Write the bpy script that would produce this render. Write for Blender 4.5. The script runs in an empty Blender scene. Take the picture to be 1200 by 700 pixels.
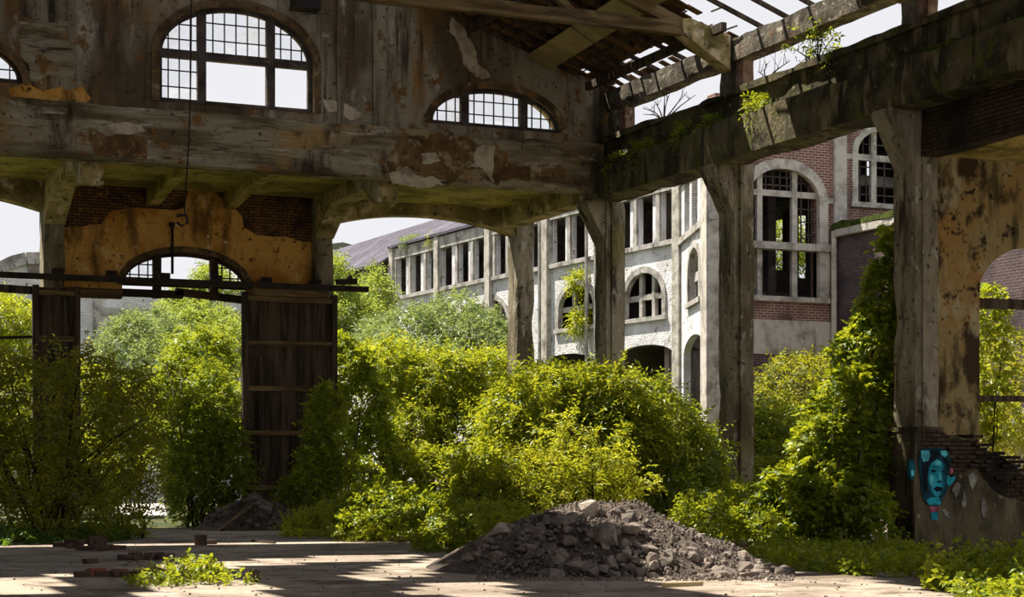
import bpy, bmesh, math, random
import numpy as np
from mathutils import Vector, noise, Matrix
from mathutils.geometry import delaunay_2d_cdt

random.seed(7)
RNG = np.random.default_rng(11)
C = bpy.context.scene.collection
# ---------------------------------------------------------------- camera geometry (survey of the hall)
# hall axes: X runs along the end wall, Y runs along the column row, Z up; the eye stands at (0, 0, EYE)
FPX, HORIZON, EYE, YAW = 2096.0, 545.0, 1.6, math.radians(23.6)
SY, CY = math.sin(YAW), math.cos(YAW)

def ray(px, py):
    a = (px - 600.0) / FPX
    return (a * CY + SY, -a * SY + CY, (HORIZON - py) / FPX)
def at(px, py, d):
    r = ray(px, py); return Vector((r[0] * d, r[1] * d, EYE + r[2] * d))
def onX(px, py, X):
    return at(px, py, X / ray(px, py)[0])
def onY(px, py, Y):
    return at(px, py, Y / ray(px, py)[1])
def onZ(px, py, Z=0.0):
    return at(px, py, (Z - EYE) / ray(px, py)[2])
def cam_lw(l, w):                      # lateral / depth -> hall plan
    return (l * CY + w * SY, -l * SY + w * CY)

def lin(c):
    return tuple(((v / 255.0) / 12.92 if v / 255.0 <= 0.04045 else ((v / 255.0 + 0.055) / 1.055) ** 2.4) for v in c)

# ---------------------------------------------------------------- mesh builder
class MB:
    def __init__(s):
        s.v, s.f = [], []
    def add(s, verts, faces):
        o = len(s.v); s.v.extend([tuple(p) for p in verts]); s.f.extend([tuple(i + o for i in f) for f in faces]); return s
    def box(s, a, b):
        (x0, y0, z0), (x1, y1, z1) = a, b
        return s.add([(x0,y0,z0),(x1,y0,z0),(x1,y1,z0),(x0,y1,z0),(x0,y0,z1),(x1,y0,z1),(x1,y1,z1),(x0,y1,z1)],
                     [(0,3,2,1),(4,5,6,7),(0,1,5,4),(1,2,6,5),(2,3,7,6),(3,0,4,7)])
    def bar(s, p, q, w, h=None, up=(0, 0, 1)):
        h = h or w
        p, q = Vector(p), Vector(q); d = (q - p).normalized(); up = Vector(up)
        if abs(d.dot(up)) > .97: up = Vector((1, 0, 0))
        x = d.cross(up).normalized() * w / 2; y = x.cross(d).normalized() * h / 2
        c = [p - x - y, p + x - y, p + x + y, p - x + y, q - x - y, q + x - y, q + x + y, q - x + y]
        return s.add(c, [(0,1,2,3),(7,6,5,4),(0,4,5,1),(1,5,6,2),(2,6,7,3),(3,7,4,0)])
    def tube(s, pts, r0, r1=None, n=6):
        r1 = r0 if r1 is None else r1
        pts = [Vector(p) for p in pts]; rings = []
        for i, p in enumerate(pts):
            d = (pts[min(i + 1, len(pts) - 1)] - pts[max(i - 1, 0)]).normalized()
            u = Vector((0, 0, 1)) if abs(d.z) < .9 else Vector((1, 0, 0))
            x = d.cross(u).normalized(); y = x.cross(d)
            r = r0 + (r1 - r0) * i / max(1, len(pts) - 1)
            rings.append([p + (x * math.cos(k * math.tau / n) + y * math.sin(k * math.tau / n)) * r for k in range(n)])
        f = []
        for i in range(len(pts) - 1):
            for k in range(n):
                f.append((i * n + k, i * n + (k + 1) % n, (i + 1) * n + (k + 1) % n, (i + 1) * n + k))
        f.append(tuple(range(n))[::-1]); f.append(tuple((len(pts) - 1) * n + k for k in range(n)))
        return s.add([p for r in rings for p in r], f)
    def prism(s, poly, off):           # poly: 3-D points, off: extrusion vector
        n = len(poly); off = Vector(off); poly = [Vector(p) for p in poly]
        return s.add(poly + [p + off for p in poly],
                     [tuple(range(n)), tuple(range(2 * n - 1, n - 1, -1))] + [(i, i + n, (i + 1) % n + n, (i + 1) % n) for i in range(n)])
    def build(s, name, mat, parent=None, smooth=False, origin=None):
        v = np.array(s.v, dtype=np.float32).reshape(-1, 3)
        if parent is not None:
            o = Vector((0, 0, 0)); p = parent
            while p is not None: o += p.location; p = p.parent
        elif origin is not None: o = Vector(origin)
        else:
            o = Vector(((v[:, 0].min() + v[:, 0].max()) / 2, (v[:, 1].min() + v[:, 1].max()) / 2, v[:, 2].min()))
        me = bpy.data.meshes.new(name)
        me.from_pydata((v - np.array(o, dtype=np.float32)).tolist(), [], s.f)
        bm = bmesh.new(); bm.from_mesh(me); bmesh.ops.recalc_face_normals(bm, faces=bm.faces); bm.to_mesh(me); bm.free()
        box_uv(me, o)
        if smooth:
            me.polygons.foreach_set('use_smooth', [True] * len(me.polygons))
        me.materials.append(mat)
        ob = bpy.data.objects.new(name, me); C.objects.link(ob)
        if parent is not None: ob.parent = parent
        else: ob.location = o
        return ob

def box_uv(me, o):
    nl = len(me.loops)
    if not nl: return
    co = np.empty(len(me.vertices) * 3, np.float32); me.vertices.foreach_get('co', co); co = co.reshape(-1, 3) + np.array(o, np.float32)
    li = np.empty(nl, np.int32); me.loops.foreach_get('vertex_index', li)
    npoly = len(me.polygons)
    nr = np.empty(npoly * 3, np.float32); me.polygons.foreach_get('normal', nr); nr = np.abs(nr.reshape(-1, 3))
    tot = np.empty(npoly, np.int32); me.polygons.foreach_get('loop_total', tot)
    ax = np.repeat(nr.argmax(1), tot)
    p = co[li]
    uv = np.where((ax == 0)[:, None], p[:, [1, 2]], np.where((ax == 1)[:, None], p[:, [0, 2]], p[:, [0, 1]]))
    lay = me.uv_layers.new(name='UVMap'); lay.data.foreach_set('uv', uv.astype(np.float32).ravel())

def tag(o, label=None, cat=None, group=None, kind=None):
    if label: o['label'] = label
    if cat: o['category'] = cat
    if group: o['group'] = group
    if kind: o['kind'] = kind
    return o
def thing(name, label, cat, loc, group=None, kind='thing'):
    o = bpy.data.objects.new(name, None); C.objects.link(o); o.location = Vector(loc); o.empty_display_size = .2
    return tag(o, label, cat, group, kind)
def part(name, mb, mat, parent, label=None, smooth=False):
    o = mb.build(name, mat, parent, smooth)
    if label: o['label'] = label
    return o
def solo(name, mb, mat, label, cat, group=None, kind='thing', smooth=False):
    return tag(mb.build(name, mat, None, smooth), label, cat, group, kind)
def struct(name, mb, mat, label, cat, parent=None):
    o = mb.build(name, mat, parent)
    return tag(o, label, cat, None, 'structure') if parent is None else o

# rough concrete: a box cut into a grid whose corners and faces are chipped
def rough_box(mb, a, b, step=.25, amp=.015, chip=.05, seed=0.0):
    a, b = Vector(a), Vector(b); sz = b - a
    n = [max(1, min(90, int(round(sz[i] / step)))) for i in range(3)]
    idx, verts, faces = {}, [], []
    def vid(i, j, k):
        key = (i, j, k)
        if key in idx: return idx[key]
        p = Vector((a.x + sz.x * i / n[0], a.y + sz.y * j / n[1], a.z + sz.z * k / n[2]))
        side = [(-1 if q == 0 else 1 if q == n[m] else 0) for m, q in enumerate((i, j, k))]
        e = sum(1 for t in side if t)
        nv = noise.noise_vector(p * 1.7 + Vector((seed, seed * 2, 0)))
        q = p + nv * amp
        if e >= 2:
            c = max(0.0, noise.noise(p * .8 + Vector((seed * 3, 5, seed)))) * 2.0 * chip + max(0.0, noise.noise(p * 2.1 + Vector((seed, 1, 9)))) * chip * .5
            q -= Vector(side) * c
        idx[key] = len(verts); verts.append(q); return idx[key]
    for ax in range(3):
        u, w = (ax + 1) % 3, (ax + 2) % 3
        for sd in (0, n[ax]):
            for i in range(n[u]):
                for j in range(n[w]):
                    q = []
                    for di, dj in ((0, 0), (1, 0), (1, 1), (0, 1)):
                        t = [0, 0, 0]; t[ax] = sd; t[u] = i + di; t[w] = j + dj; q.append(vid(*t))
                    faces.append(q if sd else q[::-1])
    return mb.add(verts, faces)

# ---------------------------------------------------------------- walls with holes
class Frame:                           # a vertical plane: point = O + s*u + z*Z + t*n   (n points away from the viewer side)
    def __init__(s, O, u, n): s.O, s.u, s.n = Vector(O), Vector(u).normalized(), Vector(n).normalized()
    def p(s, a, z, t=0.0):
        return Vector((s.O.x + s.u.x * a + s.n.x * t, s.O.y + s.u.y * a + s.n.y * t, z))
    def px(s, px, py):                 # survey point -> (s, z)
        r = ray(px, py); n = s.n; d = (s.O.x * n.x + s.O.y * n.y) / (r[0] * n.x + r[1] * n.y)
        q = Vector((r[0] * d - s.O.x, r[1] * d - s.O.y, 0)); return (q.dot(s.u), EYE + r[2] * d)
def inside(p, poly):
    x, y = p; c = False; j = len(poly) - 1
    for i in range(len(poly)):
        xi, yi = poly[i]; xj, yj = poly[j]
        if (yi > y) != (yj > y) and x < (xj - xi) * (y - yi) / (yj - yi) + xi: c = not c
        j = i
    return c
def panel(mb, fr, outer, holes, t0, t1):
    pts, edges = [], []
    for poly in [outer] + list(holes):
        o = len(pts); pts += [Vector(p) for p in poly]; edges += [(o + i, o + (i + 1) % len(poly)) for i in range(len(poly))]
    vs, es, fs, *_ = delaunay_2d_cdt(pts, edges, [], 0, 1e-5)
    tri = []
    for f in fs:
        c = sum((vs[i] for i in f), Vector((0, 0))) / len(f)
        if inside(c, outer) and not any(inside(c, h) for h in holes): tri.append(tuple(f))
    n = len(vs)
    V = [fr.p(v.x, v.y, t0) for v in vs] + [fr.p(v.x, v.y, t1) for v in vs]
    F = list(tri) + [tuple(i + n for i in f[::-1]) for f in tri]
    cnt = {}
    for f in tri:
        for i in range(len(f)):
            e = (f[i], f[(i + 1) % len(f)]); k = tuple(sorted(e)); cnt.setdefault(k, []).append(e)
    for k, l in cnt.items():
        if len(l) == 1:
            i, j = l[0]; F.append((j, i, i + n, j + n))
    return mb.add(V, F)
def fbox(mb, fr, s0, s1, z0, z1, t0, t1):
    c = [fr.p(s0, z0, t0), fr.p(s1, z0, t0), fr.p(s1, z0, t1), fr.p(s0, z0, t1), fr.p(s0, z1, t0), fr.p(s1, z1, t0), fr.p(s1, z1, t1), fr.p(s0, z1, t1)]
    return mb.add(c, [(0,3,2,1),(4,5,6,7),(0,1,5,4),(1,2,6,5),(2,3,7,6),(3,0,4,7)])
def rect(s0, s1, z0, z1): return [(s0, z0), (s1, z0), (s1, z1), (s0, z1)]
def arch_z(s, s0, s1, zs, zt):
    c, h = (s0 + s1) / 2, abs(s1 - s0) / 2; q = max(0.0, 1 - ((s - c) / h) ** 2); return zs + (zt - zs) * math.sqrt(q)
def arch(s0, s1, zb, zs, zt, n=20):
    c, h = (s0 + s1) / 2, (s1 - s0) / 2; out = []
    if zs > zb + 1e-4: out = [(s0, zb), (s1, zb)]
    for k in range(n + 1):
        t = math.pi * k / n; out.append((c + h * math.cos(t), zs + (zt - zs) * math.sin(t)))
    return out
def ragged(poly, amp, step=.12, seed=0.0):      # break a traced outline into a ragged one
    out = []
    for i in range(len(poly)):
        p, q = Vector(poly[i]), Vector(poly[(i + 1) % len(poly)]); L = (q - p).length; n = max(1, int(L / step)); d = (q - p) / max(L, 1e-6); nn = Vector((-d.y, d.x))
        for k in range(n):
            t = p + (q - p) * k / n; w = noise.noise(Vector((t.x * 3 + seed, t.y * 3, seed))) + .5 * noise.noise(Vector((t.x * 9, t.y * 9 + seed, 3)))
            out.append(tuple(t + nn * w * amp))
    return out

def ragged_open(pts, amp, step=.12, seed=0.0):
    n = len(pts) - 1; out = ragged(pts, amp, step, seed); L = (Vector(pts[-1]) - Vector(pts[0])).length
    return out[:len(out) - max(1, int(L / step)) + 1]
def project(p):
    l, w = p[0] * CY - p[1] * SY, p[0] * SY + p[1] * CY
    return (600 + FPX * l / w, HORIZON - FPX * (p[2] - EYE) / w)

# ---------------------------------------------------------------- materials
def newmat(name):
    m = bpy.data.materials.new(name); m.use_nodes = True; nt = m.node_tree; nt.nodes.clear()
    out = nt.nodes.new('ShaderNodeOutputMaterial'); return m, nt, out
def N(nt, t, **kw):
    n = nt.nodes.new(t)
    for k, v in kw.items():
        if k.startswith('i_'):
            key = k[2:]; key = int(key) if key.isdigit() else key.replace('_', ' '); n.inputs[key].default_value = v
        else: setattr(n, k, v)
    return n
def rgba(c): return (*lin(c), 1)
def noise_fac(nt, pos, scale, lo, hi, detail=5, rough=.6, dist=0.0, off=0.0):
    mp = N(nt, 'ShaderNodeMapping'); nt.links.new(pos, mp.inputs[0])
    mp.inputs['Scale'].default_value = scale if hasattr(scale, '__len__') else (scale,) * 3
    mp.inputs['Location'].default_value = (off, off * 1.7, off * .6)
    n = N(nt, 'ShaderNodeTexNoise'); nt.links.new(mp.outputs[0], n.inputs['Vector'])
    n.inputs['Scale'].default_value = 1; n.inputs['Detail'].default_value = detail; n.inputs['Roughness'].default_value = rough; n.inputs['Distortion'].default_value = dist
    r = N(nt, 'ShaderNodeMapRange'); r.clamp = True; nt.links.new(n.outputs['Fac'], r.inputs['Value'])
    r.inputs['From Min'].default_value = lo; r.inputs['From Max'].default_value = hi
    return r.outputs[0]
def mixc(nt, fac, a, b, mode='MIX'):
    m = N(nt, 'ShaderNodeMix', data_type='RGBA', blend_type=mode)
    for sock, v in ((m.inputs['Factor'], fac), (m.inputs['A'], a), (m.inputs['B'], b)):
        if isinstance(v, (int, float)): sock.default_value = v
        elif isinstance(v, tuple): sock.default_value = v
        else: nt.links.new(v, sock)
    return m.outputs['Result']
def weathered(name, base, spots, rough=.92, bump=.35, bscale=9.0, bricks=None, spec=.2):
    """spots: (colour, scale, lo, hi[, off]) noise layers painted over the base; bricks: (c1, c2, mortar, width, height)"""
    m, nt, out = newmat(name); pos = N(nt, 'ShaderNodeNewGeometry').outputs['Position']
    col = rgba(base); height = None
    if bricks:
        uv = N(nt, 'ShaderNodeUVMap'); b = N(nt, 'ShaderNodeTexBrick'); nt.links.new(uv.outputs[0], b.inputs['Vector'])
        b.inputs['Color1'].default_value = rgba(bricks[0]); b.inputs['Color2'].default_value = rgba(bricks[1]); b.inputs['Mortar'].default_value = rgba(bricks[2])
        b.inputs['Scale'].default_value = 1; b.inputs['Brick Width'].default_value = bricks[3]; b.inputs['Row Height'].default_value = bricks[4]
        b.inputs['Mortar Size'].default_value = .011; b.inputs['Bias'].default_value = -.1; b.inputs['Mortar Smooth'].default_value = .2
        col = b.outputs['Color']; height = b.outputs['Fac']
    for k, sp in enumerate(spots):
        c, sc, lo, hi = sp[:4]; off = sp[4] if len(sp) > 4 else k * 7.3 + len(name)
        col = mixc(nt, noise_fac(nt, pos, sc, lo, hi, off=off), col, rgba(c))
    bs = N(nt, 'ShaderNodeBsdfPrincipled'); nt.links.new(bs.outputs[0], out.inputs[0])
    if isinstance(col, tuple): bs.inputs['Base Color'].default_value = col
    else: nt.links.new(col, bs.inputs['Base Color'])
    bs.inputs['Roughness'].default_value = rough; bs.inputs['Specular IOR Level'].default_value = spec
    if bump:
        f = noise_fac(nt, pos, bscale, .2, .8, detail=7, rough=.65)
        if height is not None:
            sub = N(nt, 'ShaderNodeMath', operation='MULTIPLY_ADD'); nt.links.new(height, sub.inputs[0]); sub.inputs[1].default_value = -.8; nt.links.new(f, sub.inputs[2]); f = sub.outputs[0]
        bp = N(nt, 'ShaderNodeBump'); bp.inputs['Strength'].default_value = bump; bp.inputs['Distance'].default_value = .06
        nt.links.new(f, bp.inputs['Height']); nt.links.new(bp.outputs[0], bs.inputs['Normal'])
    return m
def leaf_mat(name, c_dark, c_mid, c_light, t_col, trans=.5):
    m, nt, out = newmat(name)
    at_ = N(nt, 'ShaderNodeAttribute', attribute_name='tint')
    r = N(nt, 'ShaderNodeValToRGB'); nt.links.new(at_.outputs['Fac'], r.inputs[0])
    r.color_ramp.elements[0].color = rgba(c_dark); r.color_ramp.elements[1].color = rgba(c_light)
    e = r.color_ramp.elements.new(.5); e.color = rgba(c_mid)
    d = N(nt, 'ShaderNodeBsdfDiffuse'); nt.links.new(r.outputs[0], d.inputs[0])
    t = N(nt, 'ShaderNodeBsdfTranslucent'); nt.links.new(mixc(nt, .6, r.outputs[0], rgba(t_col)), t.inputs[0])
    g = N(nt, 'ShaderNodeBsdfGlossy'); g.inputs['Roughness'].default_value = .42; g.inputs['Color'].default_value = (.8, .85, .75, 1)
    m1 = N(nt, 'ShaderNodeMixShader'); m1.inputs[0].default_value = trans; nt.links.new(d.outputs[0], m1.inputs[1]); nt.links.new(t.outputs[0], m1.inputs[2])
    m2 = N(nt, 'ShaderNodeMixShader'); m2.inputs[0].default_value = .035; nt.links.new(m1.outputs[0], m2.inputs[1]); nt.links.new(g.outputs[0], m2.inputs[2])
    nt.links.new(m2.outputs[0], out.inputs[0]); return m
def plain(name, c, rough=.8, metal=0.0):
    return weathered(name, c, [(tuple(int(v * .55) for v in c), 2.2, .45, .7), (tuple(min(255, int(v * 1.25)) for v in c), 6.0, .55, .8)], rough, .15, 14)
def glass_mat(name):
    m, nt, out = newmat(name)
    pos = N(nt, 'ShaderNodeNewGeometry').outputs['Position']
    t = N(nt, 'ShaderNodeBsdfTransparent'); t.inputs[0].default_value = (.97, .98, .99, 1)
    d = N(nt, 'ShaderNodeBsdfTranslucent'); d.inputs[0].default_value = (.85, .85, .83, 1)
    g = N(nt, 'ShaderNodeBsdfGlossy'); g.inputs['Roughness'].default_value = .08
    mm = N(nt, 'ShaderNodeMixShader'); nt.links.new(noise_fac(nt, pos, 1.6, .45, 1.9), mm.inputs[0]); nt.links.new(t.outputs[0], mm.inputs[1]); nt.links.new(d.outputs[0], mm.inputs[2])
    m2 = N(nt, 'ShaderNodeMixShader'); m2.inputs[0].default_value = .04; nt.links.new(mm.outputs[0], m2.inputs[1]); nt.links.new(g.outputs[0], m2.inputs[2])
    nt.links.new(m2.outputs[0], out.inputs[0]); return m

M = {}
M['wall'] = weathered('stained_wall_concrete', (143, 134, 115), [((88, 76, 59), (.55, .55, .2), .42, .58), ((134, 101, 59), (.9, .9, .25), .54, .66), ((179, 171, 154), (1.3, 1.3, .5), .57, .68), ((46, 38, 29), (1.6, 1.6, .18), .54, .68), ((112, 82, 46), 2.6, .57, .67), ((182, 175, 158), 3.0, .66, .74), ((59, 49, 37), (5, 5, .3), .58, .70), ((51, 46, 34), 9.0, .60, .70)], bump=.7, bscale=(2, 2, 4))
M['lintel'] = weathered('board_marked_concrete', (154, 145, 122), [((100, 87, 62), (.4, .4, 2.6), .42, .58), ((160, 129, 81), (.6, .6, .9), .54, .67), ((182, 174, 154), (.8, .8, 4.0), .56, .68), ((55, 46, 33), (1.4, 1.4, .5), .56, .68), ((128, 93, 51), 1.9, .58, .67), ((187, 180, 163), (1, 1, 4), .64, .74), ((62, 55, 39), (1, 1, 8), .58, .68), ((55, 48, 36), 8.0, .60, .70)], bump=.8, bscale=(1.5, 1.5, 14))
M['column'] = weathered('weathered_column_concrete', (151, 141, 118), [((94, 84, 64), (1.2, 1.2, .35), .42, .58), ((62, 56, 42), (2.5, 2.5, .5), .54, .66), ((182, 176, 161), (4, 4, 1.6), .59, .70), ((49, 47, 34), 7.0, .59, .68), ((118, 109, 67), (.8, .8, .4), .58, .72), ((188, 182, 169), (13, 13, 4), .63, .74)], bump=.8, bscale=(6, 6, 2))
M['moss_beam'] = weathered('mossy_beam_concrete', (100, 92, 68), [((52, 48, 35), (.9, .9, .9), .42, .58), ((132, 120, 90), (2.2, 2.2, .7), .55, .68), ((86, 92, 30), 1.6, .55, .68), ((44, 40, 30), (3, 3, .5), .54, .66), ((158, 148, 122), 6.0, .63, .72)], bump=.8, bscale=6)
M['moss'] = weathered('moss', (78, 92, 26), [((48, 58, 18), 3.0, .4, .65), ((128, 128, 44), 9.0, .55, .75)], bump=1.0, bscale=22)
M['grey_beam'] = weathered('grey_eave_concrete', (118, 110, 96), [((72, 65, 55), 1.4, .42, .60), ((170, 160, 142), 4.0, .58, .68), ((96, 70, 50), 2.4, .58, .70), ((52, 46, 38), (2, 2, .6), .56, .68)], bump=.7, bscale=8)
M['soffit'] = weathered('ochre_stained_soffit', (189, 171, 96), [((127, 116, 59), .8, .40, .60), ((206, 176, 114), 2.4, .55, .70), ((90, 79, 46), (3, 3, 3), .58, .70), ((72, 63, 39), 8.0, .60, .70)], bump=.5, bscale=8)
M['bracket'] = weathered('peeling_bracket_concrete', (183, 164, 114), [((123, 110, 66), 1.4, .42, .60), ((216, 196, 164), 2.2, .56, .66), ((86, 75, 49), 4.0, .56, .68), ((75, 66, 45), 9, .6, .7)], bump=.6, bscale=7)
M['ochre'] = weathered('ochre_plaster', (215, 164, 84), [((176, 120, 45), (.9, .9, .9), .42, .60), ((227, 191, 126), 1.7, .56, .68), ((118, 84, 41), (2.0, 2.0, .5), .54, .68), ((232, 212, 172), 4.5, .64, .71), ((100, 71, 40), 5.5, .60, .68), ((151, 100, 40), 9.0, .58, .70)], bump=.6, bscale=6)
M['ochre_pier'] = weathered('damp_ochre_pier_plaster', (156, 137, 92), [((165, 128, 71), .8, .44, .64), ((69, 53, 33), (1.1, 1.1, .7), .50, .58), ((176, 161, 123), (2.2, 2.2, 1.2), .55, .66), ((87, 75, 44), (3, 3, .6), .54, .66), ((53, 42, 28), 3.5, .58, .66), ((62, 49, 33), 8, .6, .68)], bump=.8, bscale=5)
M['dark_brick'] = weathered('sooty_brick', (0, 0, 0), [((46, 37, 28), 1.3, .48, .64), ((165, 118, 63), 4.5, .58, .68)], bricks=((114, 83, 59), (149, 105, 66), (41, 33, 24), .24, .082), bump=1.0, bscale=10)
M['black_brick'] = weathered('blackened_brick', (0, 0, 0), [((40, 34, 27), 1.3, .42, .60)], bricks=((78, 62, 48), (96, 76, 54), (30, 25, 20), .24, .082), bump=1.0, bscale=10)
M['white_brick'] = weathered('peeling_whitewashed_brick', (0, 0, 0), [((196, 196, 198), 1.6, .42, .62), ((128, 114, 106), 3.4, .60, .66), ((96, 92, 90), (2.2, 2.2, .5), .63, .74), ((238, 238, 242), .55, .50, .64)], bricks=((236, 234, 234), (218, 216, 218), (176, 172, 170), .25, .085), bump=.7, bscale=9)
M['red_brick'] = weathered('red_brick', (0, 0, 0), [((110, 84, 78), 1.1, .46, .66), ((152, 138, 130), 2.6, .64, .76), ((70, 54, 50), (1.4, 1.4, .4), .58, .72)], bricks=((132, 92, 82), (112, 76, 70), (186, 172, 160), .25, .085), bump=.5, bscale=10)
M['purple_brick'] = weathered('dark_purple_brick', (0, 0, 0), [((66, 58, 62), 1.1, .46, .66), ((112, 100, 98), 2.6, .62, .76)], bricks=((92, 74, 76), (78, 64, 68), (120, 108, 104), .25, .085), bump=.5, bscale=10)
M['pale_concrete'] = weathered('pale_trim_concrete', (190, 184, 174), [((140, 134, 124), 2.0, .45, .65), ((98, 90, 82), (3, 3, .7), .58, .72), ((214, 210, 202), 5.0, .6, .74)], bump=.3, bscale=9)
M['grey_trim'] = weathered('grey_gallery_concrete', (176, 172, 166), [((120, 114, 106), 1.8, .45, .65), ((86, 80, 74), (3, 3, .6), .57, .72), ((206, 204, 200), 4.0, .6, .74)], bump=.3, bscale=9)
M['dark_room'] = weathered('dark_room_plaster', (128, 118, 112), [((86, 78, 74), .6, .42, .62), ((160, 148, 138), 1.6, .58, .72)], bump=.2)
M['slate'] = weathered('mossy_slate', (0, 0, 0), [((96, 92, 104), .7, .48, .66), ((128, 124, 132), 3.0, .60, .72), ((84, 84, 58), 1.4, .62, .76)], bricks=((84, 80, 90), (70, 68, 76), (52, 50, 56), .4, .3), bump=.6, bscale=8)
M['tile'] = weathered('old_clay_roof_tile', (122, 92, 64), [((74, 58, 42), 1.2, .42, .60), ((156, 114, 68), 3.0, .56, .68), ((56, 48, 38), 7.0, .56, .68)], bump=.5, bscale=9)
M['timber'] = weathered('old_roof_timber', (127, 107, 74), [((85, 66, 42), (.8, 4, 6), .42, .60), ((153, 132, 95), (1.0, 6, 6), .57, .70), ((59, 45, 30), (0, 7, 7), .58, .7)], bump=.6, bscale=(1, 13, 13))
M['dark_timber'] = weathered('dark_weathered_timber', (92, 78, 63), [((54, 44, 35), (5, 5, .5), .42, .60), ((113, 99, 82), (9, 9, .5), .57, .70), ((37, 29, 23), (12, 12, .4), .57, .70)], bump=.7, bscale=(24, 24, 1.2))
M['rail'] = weathered('rusty_rail_iron', (58, 48, 40), [((36, 30, 26), 3, .42, .62), ((96, 66, 44), 6, .6, .74)], rough=.7, bump=.2)
M['board'] = weathered('pale_ceiling_board', (176, 160, 120), [((142, 126, 86), .9, .45, .65), ((110, 96, 64), (2, 6, 2), .6, .74)], bump=.15)
M['frame_dark'] = weathered('dark_window_frame', (86, 78, 74), [((56, 50, 46), 2, .42, .62), ((120, 104, 86), 5, .6, .72)], bump=.3)
M['frame_brown'] = weathered('brown_window_frame', (78, 60, 46), [((46, 36, 28), 2, .42, .62), ((110, 86, 60), 5, .6, .74)], bump=.3)
M['glass'] = glass_mat('dusty_glass')
M['plaster_white'] = weathered('flaking_pale_plaster', (186, 174, 154), [((132, 116, 92), 2.2, .45, .65), ((96, 78, 52), 4, .6, .74)], bump=.3)
M['plaster_rust'] = weathered('rust_stained_plaster', (128, 100, 64), [((88, 66, 40), 1.6, .40, .60), ((168, 152, 122), 2.4, .55, .66), ((66, 52, 34), 4, .54, .68), ((160, 124, 76), 6, .6, .7)], bump=.6)
M['floor'] = weathered('dusty_concrete_floor', (172, 158, 142), [((130, 117, 104), .35, .42, .60), ((104, 91, 79), .9, .52, .66), ((192, 180, 165), 1.4, .57, .70), ((80, 70, 60), 3.2, .60, .68), ((96, 83, 68), 14.0, .60, .70), ((84, 73, 62), 30.0, .60, .70)], bump=.6, bscale=9)
M['ground'] = weathered('overgrown_soil', (70, 72, 38), [((48, 58, 26), .5, .42, .62), ((96, 90, 60), 1.4, .58, .72)], bump=.6, bscale=5)
M['path'] = weathered('pale_gravel_path', (196, 190, 184), [((160, 152, 144), 1.0, .42, .62), ((132, 122, 112), 6, .58, .72)], bump=.4)
M['earth'] = weathered('dark_earth', (114, 101, 92), [((77, 67, 59), 1.6, .42, .60), ((137, 126, 115), 5.0, .55, .68), ((58, 51, 45), 12, .55, .66)], bump=1.0, bscale=16)
M['stone'] = weathered('grey_rubble_stone', (137, 125, 116), [((96, 87, 80), 3, .42, .62), ((163, 153, 143), 8, .56, .70)], bump=.5, bscale=18)
M['stone_pale'] = weathered('pale_rubble_stone', (178, 164, 150), [((138, 124, 112), 4, .42, .62), ((200, 190, 178), 9, .56, .70)], bump=.5, bscale=18)
M['brick_loose'] = weathered('loose_brick_clay', (104, 84, 72), [((74, 62, 54), 4, .42, .62), ((138, 98, 82), 7, .58, .70)], bump=.4, bscale=20)
M['brick_red'] = weathered('red_loose_brick_clay', (156, 88, 70), [((110, 70, 58), 4, .42, .62)], bump=.4, bscale=20)
M['graf_wall'] = weathered('dark_plinth_concrete', (105, 94, 70), [((58, 51, 37), (1.2, 1.2, .6), .42, .60), ((134, 123, 97), (2.4, 2.4, .6), .56, .68), ((66, 70, 36), 1.8, .58, .70), ((41, 35, 26), (3, 3, .4), .56, .68), ((152, 142, 120), 5, .64, .72)], bump=.6, bscale=6)
M['bark'] = weathered('bark', (66, 52, 38), [((40, 32, 24), (8, 8, 2), .42, .62)], bump=.6, bscale=20)
M['iron'] = weathered('dark_iron', (34, 30, 28), [((64, 48, 36), 6, .58, .72)], rough=.6, bump=.2)
M['hill'] = weathered('distant_hill', (96, 98, 84), [((80, 84, 70), .02, .42, .62)], bump=0)
for k, c in (('teal', (44, 168, 186)), ('teal_light', (98, 206, 216)), ('teal_dark', (26, 100, 114)), ('ink', (18, 30, 38)), ('teal_ink', (24, 66, 76)), ('faded', (150, 146, 132)), ('pink', (196, 104, 130))):
    M[k] = weathered('spray_paint_' + k, c, [(tuple(int(v * .6) for v in c), 3.5, .45, .66), (tuple(min(255, int(v * 1.2)) for v in c), 9, .58, .72)], bump=.15)
M['leaf_yellow'] = leaf_mat('yellow_green_leaf', (56, 76, 16), (110, 128, 28), (176, 172, 46), (216, 216, 46), .46)
M['leaf_mid'] = leaf_mat('mid_green_leaf', (46, 68, 20), (88, 112, 28), (144, 150, 42), (200, 206, 46), .45)
M['leaf_dark'] = leaf_mat('dark_green_leaf', (36, 62, 24), (58, 90, 30), (92, 120, 36), (140, 176, 40), .40)
M['leaf_ivy'] = leaf_mat('ivy_leaf', (46, 68, 18), (94, 118, 26), (158, 164, 40), (212, 214, 44), .43)
M['leaf_grey'] = leaf_mat('grey_green_leaf', (78, 92, 62), (108, 124, 78), (142, 152, 92), (176, 190, 92), .42)
M['leaf_far'] = leaf_mat('far_tree_leaf', (72, 92, 38), (112, 130, 52), (160, 166, 74), (196, 206, 76), .46)
M['surround'] = weathered('brown_arch_surround', (118, 96, 68), [((74, 58, 38), 1.6, .40, .58), ((150, 130, 98), 3, .56, .67), ((54, 43, 30), 5, .57, .68), ((138, 100, 56), 2.3, .58, .68)], bump=.6)
M['leaf_olive'] = leaf_mat('olive_leaf', (58, 70, 20), (98, 110, 30), (150, 146, 42), (200, 194, 42), .5)
M['jamb'] = weathered('brown_brick_jamb', (150, 122, 104), [((96, 74, 60), 3, .42, .62), ((176, 156, 138), 6, .57, .70)], bump=.5)
SKY, SUN, SUN_AZ, SUN_EL, EXPO = 1.0, 12.5, 35.0, 62.0, 0.0

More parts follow.
